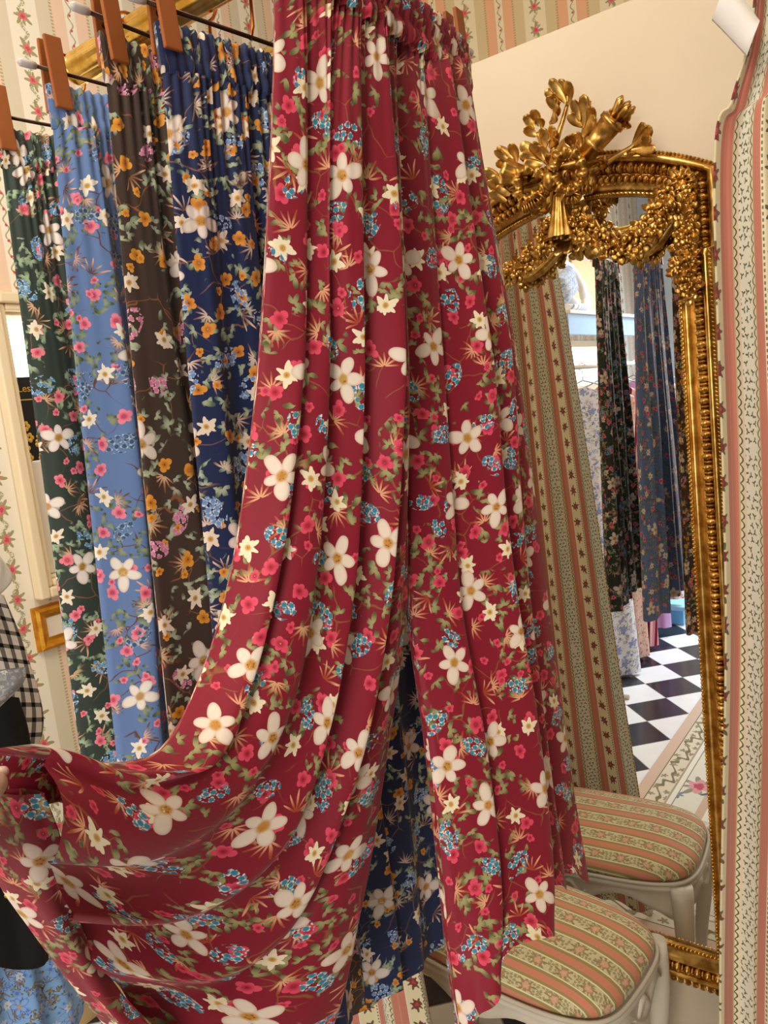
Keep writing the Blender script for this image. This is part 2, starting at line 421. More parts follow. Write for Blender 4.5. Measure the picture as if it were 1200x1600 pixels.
def gold_material(name, c1, c2, rough):
    m, b, t = new_mat(name, rough, 1., .5)
    tc = t.N.new('ShaderNodeTexCoord').outputs['Object']
    nz = t.noise(tc, 38., 4., .6)[0]
    t.put(b.inputs['Base Color'], t.mix(t.ss(nz, .35, .65), lin(c1), lin(c2)))
    t.put(b.inputs['Roughness'], t.m('ADD', rough - .06, t.m('MULTIPLY', t.noise(tc, 90., 3.)[0], .16)))
    bn = t.N.new('ShaderNodeBump'); bn.inputs['Strength'].default_value = .25; bn.inputs['Distance'].default_value = .001
    t.put(bn.inputs['Height'], nz); t.L.new(bn.outputs[0], b.inputs['Normal'])
    return m

# control points of the draped cloth and of the mirror's carving, in metres
RED_LEFT = [[(0.5, 0.418, 1.965), (0.54, 0.418, 1.965), (0.58, 0.418, 1.965), (0.62, 0.418, 1.965), (0.665, 0.418, 1.965)], [(0.49, 0.4255, 1.877), (0.53, 0.4262, 1.8847), (0.56, 0.4184, 1.887), (0.6, 0.4171, 1.8936), (0.64, 0.4132, 1.8992)], [(0.48, 0.4388, 1.7824), (0.52, 0.4412, 1.7777), (0.55, 0.4307, 1.7788), (0.59, 0.4251, 1.7766), (0.635, 0.4213, 1.7748)], [(0.47, 0.4601, 1.6692), (0.51, 0.4568, 1.668), (0.545, 0.4489, 1.6608), (0.585, 0.4371, 1.6525), (0.63, 0.4286, 1.6378)], [(0.45, 0.4725, 1.5767), (0.49, 0.4643, 1.5709), (0.53, 0.461, 1.5536), (0.575, 0.452, 1.5342), (0.62, 0.4351, 1.5137)], [(0.43, 0.485, 1.4995), (0.47, 0.4712, 1.4903), (0.51, 0.4711, 1.4568), (0.555, 0.4684, 1.4131), (0.605, 0.4396, 1.4134)], [(0.4, 0.5001, 1.4249), (0.44, 0.4836, 1.4014), (0.48, 0.4888, 1.3558), (0.52, 0.4914, 1.2874), (0.575, 0.4599, 1.2751)], [(0.345, 0.5019, 1.3729), (0.39, 0.4979, 1.3446), (0.43, 0.5109, 1.2764), (0.47, 0.5329, 1.1709), (0.53, 0.4791, 1.1297)], [(0.285, 0.5144, 1.3906), (0.32, 0.5022, 1.3433), (0.36, 0.5455, 1.2638), (0.4, 0.569, 1.1446), (0.47, 0.5017, 1.0114)], [(0.24, 0.5337, 1.4159), (0.25, 0.5064, 1.3821), (0.28, 0.5468, 1.325), (0.32, 0.5936, 1.2086), (0.38, 0.5847, 0.9654)]]
RED_RIGHT = [[(0.665, 0.418, 1.965), (0.72, 0.424, 1.965), (0.775, 0.43, 1.965), (0.83, 0.436, 1.965)], [(0.64, 0.4132, 1.8992), (0.7, 0.4185, 1.915), (0.765, 0.4259, 1.9358), (0.83, 0.4391, 1.9419)], [(0.635, 0.4213, 1.7748), (0.7, 0.4236, 1.7819), (0.77, 0.426, 1.8097), (0.835, 0.433, 1.8262)], [(0.63, 0.4286, 1.6378), (0.69, 0.4237, 1.6346), (0.77, 0.4203, 1.6587), (0.84, 0.4247, 1.658)], [(0.62, 0.432, 1.5137), (0.685, 0.4286, 1.5021), (0.765, 0.4206, 1.5169), (0.84, 0.4189, 1.521)], [(0.61, 0.437, 1.4122), (0.675, 0.4258, 1.3941), (0.76, 0.4187, 1.3925), (0.84, 0.4156, 1.3953)], [(0.595, 0.4224, 1.2932), (0.66, 0.4119, 1.2814), (0.75, 0.4117, 1.2827), (0.835, 0.4091, 1.2758)], [(0.575, 0.4082, 1.1718), (0.64, 0.4005, 1.1794), (0.745, 0.4058, 1.1695), (0.83, 0.4017, 1.1627)], [(0.56, 0.3988, 1.0821), (0.62, 0.3928, 1.1074), (0.735, 0.3974, 1.1058), (0.825, 0.3949, 1.0905)], [(0.543, 0.3847, 1.0114), (0.6, 0.3856, 1.0661), (0.725, 0.391, 1.0738), (0.82, 0.3877, 1.0216)]]
HEM_FLAP = [[(0.232, 0.5458, 1.3852), (0.24, 0.521, 1.3885), (0.252, 0.5026, 1.3848)], [(0.236, 0.5619, 1.3502), (0.245, 0.5246, 1.3548), (0.262, 0.5103, 1.3404)], [(0.245, 0.5829, 1.3012), (0.256, 0.5442, 1.3009), (0.275, 0.5364, 1.2838)], [(0.262, 0.5847, 1.2498), (0.275, 0.5566, 1.2507), (0.292, 0.5565, 1.2284)], [(0.285, 0.5869, 1.1881), (0.298, 0.5676, 1.1832), (0.312, 0.5607, 1.1699)], [(0.31, 0.5919, 1.1269), (0.32, 0.5647, 1.1294), (0.33, 0.5494, 1.1221)], [(0.335, 0.5865, 1.0704), (0.345, 0.5638, 1.0694), (0.355, 0.5425, 1.0647)]]
BLOUSE = [[(0.6247, 1.42, 1.5226), (0.6724, 1.42, 1.4791), (0.7098, 1.42, 1.4259)], [(0.6147, 1.42, 1.4679), (0.6752, 1.42, 1.4314), (0.7258, 1.42, 1.3795)], [(0.5927, 1.42, 1.3475), (0.6377, 1.42, 1.3522), (0.6898, 1.42, 1.3498)]]
PLAID = [[(0.6132, 1.49, 1.4082), (0.6756, 1.49, 1.3743), (0.7382, 1.49, 1.339)], [(0.6071, 1.49, 1.3144), (0.6834, 1.49, 1.2849), (0.7598, 1.49, 1.2285)], [(0.601, 1.49, 1.2195), (0.689, 1.49, 1.1812), (0.7731, 1.49, 1.0786)], [(0.5927, 1.49, 1.112), (0.668, 1.49, 1.0668), (0.7397, 1.49, 0.9948)], [(0.5907, 1.49, 0.9747), (0.6564, 1.49, 0.9345), (0.7139, 1.49, 0.8912)]]
LACE = [[(0.5833, 1.37, 1.2463), (0.6259, 1.37, 1.237), (0.6965, 1.37, 1.2217)], [(0.5774, 1.37, 1.2142), (0.6208, 1.37, 1.2094), (0.6841, 1.37, 1.1944)], [(0.5616, 1.37, 1.186), (0.5929, 1.37, 1.1792), (0.6362, 1.37, 1.168)]]
BLACK = [[(0.5479, 1.42, 1.2186), (0.6304, 1.42, 1.1872), (0.6972, 1.42, 1.1555)], [(0.5449, 1.42, 1.1444), (0.6278, 1.42, 1.1089), (0.7032, 1.42, 1.0638)], [(0.5348, 1.42, 0.9715), (0.6181, 1.42, 0.9264), (0.6845, 1.42, 0.8773)], [(0.5405, 1.42, 0.8214), (0.6146, 1.42, 0.7744), (0.6744, 1.42, 0.7364)], [(0.5343, 1.42, 0.7254), (0.606, 1.42, 0.6594), (0.6618, 1.42, 0.639)]]
SKIRT = [[(0.5408, 1.47, 0.7541), (0.6318, 1.47, 0.7205), (0.6934, 1.47, 0.6944)], [(0.5385, 1.47, 0.6782), (0.6277, 1.47, 0.628), (0.7209, 1.47, 0.5766)], [(0.5319, 1.47, 0.5782), (0.6191, 1.47, 0.51), (0.7412, 1.47, 0.4713)], [(0.5252, 1.47, 0.477), (0.6104, 1.47, 0.3906), (0.7115, 1.47, 0.4231)]]
CREST = {'leaves': [(0.5945, 0.5323, 0.6155, 0.5778, 0.0083), (0.5929, 0.534, 0.5983, 0.5745, 0.0083), (0.5911, 0.5312, 0.5803, 0.5665, 0.0083), (0.6042, 0.5352, 0.6305, 0.5634, 0.0077), (0.6106, 0.5194, 0.6255, 0.5516, 0.0077), (0.6144, 0.5339, 0.614, 0.5551, 0.0066), (0.6239, 0.5121, 0.6012, 0.5299, 0.0072), (0.6294, 0.507, 0.6037, 0.5128, 0.0072), (0.6225, 0.5274, 0.6012, 0.541, 0.0061), (0.654, 0.5096, 0.6576, 0.538, 0.0077), (0.6607, 0.5047, 0.6777, 0.5312, 0.0077), (0.6619, 0.4914, 0.6798, 0.5089, 0.0077), (0.6493, 0.5037, 0.6456, 0.5217, 0.0061), (0.6449, 0.4614, 0.6389, 0.4985, 0.0094), (0.6334, 0.4628, 0.608, 0.4864, 0.0088), (0.6344, 0.4745, 0.6172, 0.4962, 0.0083), (0.6272, 0.4634, 0.6092, 0.4719, 0.0077), (0.567, 0.4798, 0.5529, 0.5339, 0.01), (0.5698, 0.493, 0.576, 0.5301, 0.0072), (0.5692, 0.4827, 0.589, 0.5093, 0.0083), (0.5636, 0.4612, 0.5335, 0.4897, 0.0094), (0.5535, 0.4781, 0.5368, 0.5081, 0.0088), (0.5672, 0.4645, 0.5336, 0.4767, 0.0077), (0.5866, 0.4499, 0.5908, 0.4711, 0.0083), (0.574, 0.4419, 0.5812, 0.4729, 0.0111), (0.5873, 0.4411, 0.5686, 0.4471, 0.0066), (0.6606, 0.4496, 0.6909, 0.4824, 0.01), (0.6573, 0.4395, 0.6945, 0.462, 0.0088), (0.6482, 0.4417, 0.666, 0.4764, 0.0094), (0.6404, 0.4304, 0.6535, 0.4693, 0.0083), (0.6351, 0.4152, 0.6101, 0.4496, 0.0111), (0.6542, 0.434, 0.6887, 0.4445, 0.0083), (0.6278, 0.411, 0.6346, 0.4494, 0.0077), (0.7135, 0.4568, 0.7422, 0.4891, 0.0083), (0.7081, 0.4553, 0.7102, 0.4897, 0.0083), (0.7216, 0.458, 0.745, 0.4832, 0.0066), (0.7305, 0.4518, 0.749, 0.4614, 0.0066), (0.7426, 0.4143, 0.7729, 0.4543, 0.01), (0.732, 0.4093, 0.7599, 0.4379, 0.0077), (0.7496, 0.4016, 0.7674, 0.4316, 0.0077), (0.7253, 0.3933, 0.7538, 0.4147, 0.0077), (0.7373, 0.3842, 0.7675, 0.4084, 0.0077), (0.7667, 0.4276, 0.7758, 0.4492, 0.0066), (0.5038, 0.468, 0.4996, 0.4938, 0.0088), (0.4884, 0.4592, 0.4751, 0.4863, 0.0088), (0.4833, 0.4534, 0.471, 0.4605, 0.0061), (0.4945, 0.4696, 0.4864, 0.4864, 0.0066), (0.4726, 0.4247, 0.444, 0.4518, 0.0088), (0.4693, 0.4208, 0.4296, 0.4379, 0.0094), (0.468, 0.4136, 0.4294, 0.4198, 0.0083), (0.4736, 0.4109, 0.4268, 0.3989, 0.0077), (0.4642, 0.416, 0.4368, 0.4274, 0.0066), (0.5321, 0.4031, 0.5418, 0.4075, 0.0066), (0.5305, 0.4053, 0.5172, 0.4075, 0.0066), (0.5322, 0.4018, 0.5278, 0.3914, 0.0066), (0.4875, 0.4073, 0.4901, 0.3963, 0.0061), (0.4783, 0.4079, 0.4737, 0.3963, 0.0061), (0.6255, 0.29, 0.6327, 0.2491, 0.0094), (0.6115, 0.2917, 0.6071, 0.2478, 0.0094), (0.5976, 0.2887, 0.5882, 0.2496, 0.0083), (0.6327, 0.2962, 0.6339, 0.2706, 0.0066), (0.5985, 0.3258, 0.5947, 0.2927, 0.0077), (0.6697, 0.3516, 0.6852, 0.3457, 0.0066), (0.6431, 0.3547, 0.6606, 0.3353, 0.0066), (0.5824, 0.3517, 0.5721, 0.3561, 0.0077)], 'stems': [[(0.5945, 0.5323), (0.6069, 0.5048), (0.6222, 0.4733), (0.6354, 0.4405), (0.6235, 0.4008)], [(0.6613, 0.4981), (0.6511, 0.4677), (0.6362, 0.4316), (0.6256, 0.4059)], [(0.5514, 0.5234), (0.5615, 0.4871), (0.5711, 0.4589), (0.586, 0.4273)], [(0.7255, 0.4458), (0.6888, 0.4315), (0.6386, 0.4046)], [(0.7466, 0.4033), (0.7029, 0.3973), (0.6394, 0.3956)], [(0.4442, 0.4485), (0.4728, 0.4226), (0.5103, 0.4113), (0.559, 0.3977)]], 'garL': [(0.6336, 0.3152), (0.6485, 0.2949), (0.6744, 0.2718), (0.7034, 0.251), (0.7295, 0.2389), (0.7524, 0.2357)], 'garR': [(0.5946, 0.3249), (0.5841, 0.2996), (0.5639, 0.2746), (0.5315, 0.2541), (0.5038, 0.2438), (0.483, 0.2418), (0.4615, 0.255), (0.4446, 0.2731), (0.428, 0.291), (0.4092, 0.3123), (0.389, 0.3284)], 'garC': [(0.3876, 0.3155), (0.3897, 0.2949), (0.3859, 0.2728), (0.385, 0.2514), (0.3925, 0.2316), (0.385, 0.2129), (0.3945, 0.1976), (0.3976, 0.1809), (0.3877, 0.166), (0.3844, 0.1481), (0.3934, 0.141)], 'quiver': [(0.5612, 0.4184), (0.4945, 0.4696)], 'torch': [(0.6899, 0.42), (0.7265, 0.4365)], 'knot': (0.6245, 0.3895), 'loopR': [(0.6155, 0.4056), (0.612, 0.4186), (0.6046, 0.4284), (0.5944, 0.4335), (0.5831, 0.4332), (0.5722, 0.4275), (0.5635, 0.4175), (0.5582, 0.4045), (0.5571, 0.3906), (0.5604, 0.3777), (0.5675, 0.3678), (0.5775, 0.3624), (0.5889, 0.3624), (0.6, 0.3679), (0.6089, 0.378), (0.6144, 0.3913), (0.6155, 0.4056)], 'loopL': [(0.6268, 0.3924), (0.6484, 0.4117), (0.6736, 0.4229), (0.6902, 0.4177), (0.6928, 0.3901), (0.6871, 0.3651), (0.6734, 0.3689), (0.6517, 0.3754), (0.6272, 0.3879)], 'ribA': [(0.6272, 0.3879), (0.6529, 0.3617), (0.6721, 0.3545), (0.6884, 0.3512)], 'ribB': [(0.6201, 0.3815), (0.5972, 0.353), (0.5779, 0.3461), (0.5669, 0.3593), (0.5477, 0.3569)], 'tassel': [(0.6165, 0.3761), (0.6189, 0.2886)], 'knob': [(0.4009, 0.3304), (0.4012, 0.3373), (0.399, 0.3433), (0.3948, 0.3474), (0.3892, 0.349), (0.3833, 0.3477), (0.3779, 0.3438), (0.374, 0.338), (0.3722, 0.3312), (0.3728, 0.3246), (0.3757, 0.3191), (0.3804, 0.3158), (0.3862, 0.3152), (0.3921, 0.3174)]}

# ------------------------------------------------------------------ cloth
def cat_rom(A, n):
    """resample axis 0 of A to n points with a smooth curve through all of them"""
    A = np.asarray(A, float); k = len(A)
    t = np.linspace(0, k - 1, n); i = np.clip(t.astype(int), 0, k - 2); f = (t - i).reshape((-1,) + (1,) * (A.ndim - 1))
    E = np.concatenate([[2 * A[0] - A[1]], A, [2 * A[-1] - A[-2]]])
    p0, p1, p2, p3 = E[i], E[i + 1], E[i + 2], E[i + 3]
    return .5 * ((2 * p1) + (-p0 + p2) * f + (2 * p0 - 5 * p1 + 4 * p2 - p3) * f ** 2 + (-p0 + 3 * p1 - 3 * p2 + p3) * f ** 3)

def surf(net, nv, nu):
    A = cat_rom(net, nv)
    return cat_rom(A.transpose(1, 0, 2), nu).transpose(1, 0, 2)

def unit(a): return a / np.maximum(np.linalg.norm(a, axis=-1, keepdims=True), 1e-9)

def cloth_tube(net, toward, nu=120, nv=150, folds=5, amp=.018, skew=.5, thick=(.015, .035), seed=0., gather=0., cover=1.0, wob=.5, hem=0., vrow=.7, ampv=(.35, 1.3), back=True, uv0=(0, 0), sharp=1.0):
    """a hanging sleeve of cloth (a trouser leg, a skirt): front sheet with deep folds, back sheet behind it, joined at both side edges"""
    P = surf(net, nv, nu)
    u = np.linspace(0, 1, nu)[None, :]; v = np.linspace(0, 1, nv)[:, None]
    dU = np.gradient(P, axis=1); dV = np.gradient(P, axis=0)
    T = unit(dU)
    N = unit(np.cross(dU, dV))
    c = np.asarray(toward, float) - P
    flip = np.sign((N * c).sum(-1).mean()) or 1
    N = N * flip
    width = np.linalg.norm(dU, axis=2).sum(1)
    d = (thick[0] + (thick[1] - thick[0]) * v) * np.sqrt(np.clip(np.sin(PI * u), 0, 1))
    edge = np.clip(np.sin(PI * u), 0, 1) ** .35
    a = amp * np.minimum(1, ampv[0] + ampv[1] * v)
    ph = 2 * PI * folds * u + wob * np.sin(3.3 * v + seed) + .5 * wob * np.sin(7.1 * v + 2.1 * seed + 3 * u) + .8 * wob * np.sin(5. * u + 1.7 * seed)
    ridge = (.5 - .5 * np.cos(ph)) ** sharp
    minor = .14 * np.cos(2.3 * ph + seed + 2 * v)
    strength = .75 + .35 * np.sin(2 * PI * u * 1.6 + seed * 1.3 + v)
    h = a * strength * (ridge + minor * .5) * edge
    g = gather * np.exp(-v / .07) * np.sin(2 * PI * folds * 5.3 * u + seed) * edge
    g = g + .25 * gather * np.exp(-v / .3) * np.sin(2 * PI * folds * 3.1 * u + 2 * seed) * edge
    F = P + N * (h + g + d)[..., None] + T * (skew * h)[..., None]
    if hem:   # hem hangs a little unevenly
        F[..., 2] += hem * v ** 6 * np.sin(ph + 1.) * edge
    ph2 = 2 * PI * folds * u + 1.3 + wob * np.sin(2.7 * v + seed + 1)
    B = P - N * (d * 1.0 + .6 * a * (.5 + .5 * np.cos(ph2)) * edge)[..., None]
    # cloth length along rows / columns
    iv = int((nv - 1) * vrow)
    U = np.concatenate([np.zeros((nv, 1)), np.cumsum(np.linalg.norm(np.diff(F, axis=1), axis=2), axis=1)], axis=1)
    U0 = U[iv:iv + 1]; U = .7 * (U - U[:, nu * 6 // 10][:, None] + U0[0, nu * 6 // 10]) + .3 * U0
    V = np.concatenate([np.zeros((1, nu)), np.cumsum(np.linalg.norm(np.diff(P, axis=0), axis=2), axis=0)])
    V = .9 * V + .1 * V.mean(1, keepdims=True)
    UF = np.stack([U + uv0[0], -V + uv0[1]], -1)
    mb = MB()
    if not back:
        mb.grid(F, UF)
        return mb
    w = U[:, -1:]
    G = np.concatenate([F, B[:, ::-1][:, 1:-1]], axis=1)
    UB = np.stack([2 * w + .01 - U + uv0[0], -V + uv0[1]], -1)
    UG = np.concatenate([UF, UB[:, ::-1][:, 1:-1]], axis=1)
    # close the loop with a repeated first column so the UVs do not wrap back
    G = np.concatenate([G, F[:, :1]], axis=1)
    UG = np.concatenate([UG, np.stack([2 * w + .01 + U[:, :1] + uv0[0], -V[:, :1] + uv0[1]], -1)], axis=1)
    mb.grid(G, UG)
    return mb

def waist_tube(path, up, height, thick, toward, ripples=34, seed=0., amp=.0028, uv0=(0, 0)):
    """gathered elastic band: flattened loop following path"""
    P = cat_rom(path, 150); n = len(P)
    u = np.linspace(0, 1, n)
    T = unit(np.gradient(P, axis=0)); up = np.asarray(up, float)
    N = unit(np.cross(T, up)); c = np.asarray(toward) - P
    N = N * (np.sign((N * c).sum(-1).mean()) or 1)
    rip = amp * (np.sin(2 * PI * ripples * u + 1.5 * np.sin(9 * u + seed)) + .5 * np.sin(2 * PI * ripples * .43 * u + seed))
    e = np.sqrt(np.clip(np.sin(PI * u), 0, 1))
    rows = []; uvs = []
    s = u * np.linalg.norm(np.diff(P, axis=0), axis=1).sum() * 1.9
    for q, (bulge, k) in enumerate(((.2, 1.02), (.8, .93), (.45, .72), (.9, .52), (.4, .3), (.85, .12), (.9, -.04), (.9, -.22))):
        off = (thick * (.6 + .4 * bulge) * e + rip * e * (.4 + .6 * bulge) + (.0025 if q < 7 else 0))
        zz = up[None] * (height * k) + up[None] * (rip * (.4 if q == 0 else .2))[:, None]
        F = P + N * off[:, None] + zz; B = P - N * off[:, None] + zz
        rows.append(np.concatenate([F, B[::-1][1:-1], F[:1]])); sb = np.concatenate([s, 2 * s[-1] - s[::-1][1:-1], [2 * s[-1]]])
        uvs.append(np.stack([sb + uv0[0], np.full(len(sb), height * k + uv0[1])], -1))
    return MB().grid(rows, uvs)

# ------------------------------------------------------------------ palette
GOLD = gold_material('antique_gilding', 'DDB466', 'A67A38', .31)
GOLD_BRIGHT = gold_material('polished_gilding', 'D6A94A', 'B98A34', .26)
BRASS = gold_material('brass_rail', 'E6C46A', 'C79A3E', .22)
COPPER = gold_material('copper_wire', 'C9793F', 'A85E30', .3)
BRONZE = plain('dark_bronze_rod', '4A3428', .35, .8)
CLIPWOOD = plain('tan_leather_clip', '9E5828', .5, 0, .10, 60, .1)
CLEAR = plain('clear_plastic_tip', 'CBC6C2', .2, 0, .03)
WHITEP = plain('white_paint', 'ECE7DC', .55, 0, .03)
IVORY = plain('ivory_carved_wood', 'DDD5C4', .5, 0, .06, 25, .15)
CREAMWALL = plain('cream_plaster', 'D5C6AE', .8, 0, .03, 5)
CREAMTRIM = plain('cream_joinery', 'EEDDBB', .5, 0, .03, 8)
PAPER_A = wall_paper('striped_rose_wallpaper', 0, 1.320, .295, ('F3ECDA', 'DDD3BB', 'EED0B8', 'F3EBD8'))
PAPER_B = wall_paper('striped_rose_wallpaper_side', 1, 1.507, .283, ('EFE0BC', 'DCC79A', 'EDB58C', 'F3E3BE'))
RED = floral('burgundy_botanical_print', '86132A', ('EADACA', 'DCC0AE'), 'F0E3C2', 'C7963C', 'E04A66', 'A8122F', 'F0F0EA', '2E86A2', ('E6A880', 'AA4A28'), ('A09E6C', '55552C'), 0., 1.0, .8, stem='8E5230')
NAVY = floral('navy_botanical_print', '17264F', ('E8DCD2', 'C9B9B4'), 'EBDCC6', 'C9913A', 'E09A3C', 'B5651C', 'D9E4F0', '6C92C4', ('DCC3B4', '7C5648'), ('A9B79E', '4E6450'), 3.7, 1.0, .6)
BROWN = floral('brown_botanical_print', '46372F', ('F0E6DA', 'DCC8BC'), 'F0E0CC', 'B98A3A', 'E8A23A', 'C46E18', 'F2C4D6', 'D880A8', ('E6B48C', '8E5A3C'), ('B4BFA4', '5E6C54'), 8.2, 1.0, .6)
BLUE = floral('blue_botanical_print', '6482B6', ('F0EAE0', 'D8C8C0'), 'F4ECDC', 'C79A3C', 'F08AA0', 'C22A4E', 'B9D6EE', '3D5678', ('E0B49A', '6A4236'), ('8E9C80', '46583E'), 13.1, 1.0, .55)
GREEN = floral('green_botanical_print', '303D35', ('EFE6DC', 'D6C2BA'), 'F0E4CC', 'C0923C', 'F08494', 'C83250', 'C6E0F0', '5A90C0', ('DDB088', '80563A'), ('9EB492', '4C6248'), 17.9, 1.0, .55)
CURTAIN = stripe_cloth('striped_curtain_cloth', 'curtain')
STOOLCLOTH = stripe_cloth('striped_upholstery', 'stool')
BLACKC = plain('black_wool', '0C0C0F', .85, 0, .2, 200)
WHITEC = plain('white_cotton', 'E9E6E2', .8, 0, .03, 60, .1)
LACEM = floral('grey_eyelet_cotton', '8C9098', ('E6E6E6', 'C8C8CC'), 'E6E6E8', 'B0B0B4', 'C4C6CA', 'A4A6AC', 'DADCE0', 'A8ACB4', ('C4C6CA', 'A2A4A8'), ('B0B2B8', '9A9CA2'), 5.1, .6, 0)
SKIRTM = floral('pale_blue_rose_print', '86B4EA', ('8FB4EE', '4A7CCE'), 'C8D6EA', 'C9A06A', '7AA4E8', '3A64B4', 'B4CCF0', '4C7ECF', ('8A7050', '5C4A38'), ('8C8466', '5E5840'), 2.2, 1.0, .5)
SKIN = None

def skin_material():
    m, b, t = new_mat('skin', .5, 0., .4)
    tc = t.N.new('ShaderNodeTexCoord').outputs['Object']
    t.put(b.inputs['Base Color'], t.mix(t.noise(tc, 60., 3.)[0], lin('C99C86'), lin('DDB7A2')))
    b.inputs['Subsurface Weight'].default_value = .15; b.inputs['Subsurface Radius'].default_value = (.01, .004, .002)
    return m
SKIN = skin_material()

# ------------------------------------------------------------------ setting
H = 1.62
YW = 2.0           # papered wall with the small window
XW = 2.9           # papered wall above the cream partition
XL = -3.3
YF = -2.3
ZC = 3.25
struct('floor', MB().box((XL, YF, -.1), (XW, YW + .05, 0)), checker_floor())
struct('ceiling', MB().box((XL, YF, ZC), (XW, YW, ZC + .1)), plain('ceiling_paint', 'EFE6D6', .9, 0, .02))
# left wall with a window opening
wx0, wx1, wz0, wz1 = 1.112, 1.66, H - .37, H + .355
w = MB()
w.box((XL, YW, 0), (wx0, YW + .12, ZC)); w.box((wx1, YW, 0), (XW + .1, YW + .12, ZC))
w.box((wx0, YW, 0), (wx1, YW + .12, wz0)); w.box((wx0, YW, wz1), (wx1, YW + .12, ZC))
struct('wall_left', w, PAPER_A)
struct('wall_back', MB().box((XW, YF, 0), (XW + .1, YW, ZC)), PAPER_B)
struct('wall_rear', MB().box((XL - .1, YF, 0), (XL, YW, ZC)), plain('pale_blue_wall', 'C9D8E6', .8, 0, .03, 4))
struct('wall_right', MB().box((1.615, -.9, 0), (1.70, 1.93, H + .705)), CREAMWALL)
tag(bevel(MB().box((2.84, 1.70, 0), (2.9, 2.0, ZC)).build('trim_1', plain('beige_corner_board', 'D9BF88', .7, 0, .03, 6), smooth=False)), kind='structure')
struct('baseboard_right', MB().box((1.60, -.9, 0), (1.615, 1.93, .09)), CREAMTRIM)
struct('baseboard_left', MB().box((XL, 1.982, 0), (1.60, 2.0, .16)), plain('tan_skirting', 'CDAE7C', .6, 0, .05))
# window: moulded cream frame, bright pane
wf = MB()
def frame_bar(a, b, w_, y0, y1): wf.box((a[0], y0, a[1]), (b[0], y1, b[1]))
for (t0, t1, y0, y1) in ((.0, .028, 1.962, 2.0), (.028, .046, 1.974, 2.0)):
    o_ = .042 - t0; i_ = .042 - t1
    wf.box((wx0 - o_, y0, wz0 - o_), (wx0 - i_, y1, wz1 + o_)); wf.box((wx1 + i_, y0, wz0 - o_), (wx1 + o_, y1, wz1 + o_))
    wf.box((wx0 - i_, y0, wz0 - o_), (wx1 + i_, y1, wz0 - i_)); wf.box((wx0 - i_, y0, wz1 + i_), (wx1 + i_, y1, wz1 + o_))
wf.box((wx0, 2.0, wz0), (wx0 + .012, 2.10, wz1)); wf.box((wx1 - .012, 2.0, wz0), (wx1, 2.10, wz1)); wf.box((wx0, 2.0, wz0), (wx1, 2.10, wz0 + .012)); wf.box((wx0, 2.0, wz1 - .012), (wx1, 2.10, wz1))
fr = struct('window_1', wf, CREAMTRIM); bevel(fr, .006, 3)
tag(MB().box((wx0, 2.112, wz0), (wx1, 2.118, wz1)).build('window_pane', emit('bright_daylight', 'FFFDF6', 2.2), smooth=False, parent=fr), kind='structure')

# poster card and white riser standing on the window sill
riser = thing('display_riser', 'white block standing in the small bright window', 'display block', (1.25, 2.055, wz0 + .012))
rb = bevel(MB().box((1.135, 2.02, wz0 + .0125), (1.42, 2.09, H - .045)).build('block', WHITEP, riser, smooth=False), .004)
pc = thing('sign_card', 'small navy sign card with gold lettering and gold flowers in the window', 'sign', (1.25, 2.05, H - .045))
bevel(MB().box((1.128, 2.042, H - .044), (1.40, 2.052, H + .185)).build('card', plain('navy_card', '10131F', .4, 0, .1), pc, smooth=False), .001)
cu = bpy.data.curves.new('lettering', 'FONT'); cu.body = 'Les N\u00e9'; cu.size = .028; cu.extrude = .0006
tmp = bpy.data.objects.new('lettering_curve', cu); COL.objects.link(tmp)
bpy.context.view_layer.update()
me = bpy.data.meshes.new_from_object(tmp.evaluated_get(bpy.context.evaluated_depsgraph_get()))
bpy.data.objects.remove(tmp)
GOLDINK = plain('gold_ink', 'E0BC54', .35, .6)
lt = bpy.data.objects.new('lettering', me); COL.objects.link(lt); me.materials.clear(); me.materials.append(GOLDINK)
lt.parent = pc; lt.rotation_euler = (PI / 2, 0, 0); lt.location = (-.103, -.0095, .190)
MB().box((1.140, 2.0405, H + .122), (1.36, 2.0418, H + .125)).build('gold_rule', GOLDINK, pc, smooth=False)
gf = MB()
for k in range(16):
    cx_, cz_ = 1.150 + .035 * (k % 5) + rng.uniform(-.008, .008), H - .03 + .028 * (k // 5) + rng.uniform(-.006, .006)
    for q in range(5):
        a = q * 1.2566 + k
        gf.ball((cx_ + .008 * math.cos(a), 2.041, cz_ + .008 * math.sin(a)), (.0065, .002, .0065), 7, 4)
gf.build('gold_flowers', GOLDINK, pc)

# small gilded picture frame
pf = thing('picture_frame', 'small square gold frame on the wallpaper below the window', 'picture frame', (1.17, 2.0, H - .49))
m = MB(); x0, x1, z0, z1 = 1.052, 1.30, H - .555, H - .432
prof = [(0, 0), (.004, .018), (.012, .024), (.018, .020), (.026, .012), (.034, .010), (.036, 0)]
P = []
for (q, h) in prof: P.append([(x0 + q, 2.0 - h, z0 + q), (x1 - q, 2.0 - h, z0 + q), (x1 - q, 2.0 - h, z1 - q), (x0 + q, 2.0 - h, z1 - q)])
m.grid(P, wrap_u=True); m.build('frame', gold_material('yellow_gilding', 'E0A63A', 'C98A2A', .4), pf, smooth=False)
MB().box((x0 + .034, 1.992, z0 + .034), (x1 - .034, 2.0, z1 - .034)).build('picture', plain('pale_print', 'E6DCCB', .7, 0, .1, 12), pf, smooth=False)

# rug
rx0, rx1, ry0, ry1 = -1.5, 1.10, -1.2, 1.03
m = MB(); m.box((rx0, ry0, 0.0005), (rx1, ry1, .012))
tag(m.build('rug', rug_material(rx0, rx1, ry0, ry1), smooth=False), 'pale floral rug with a pink border lying on the checkered floor', 'rug')

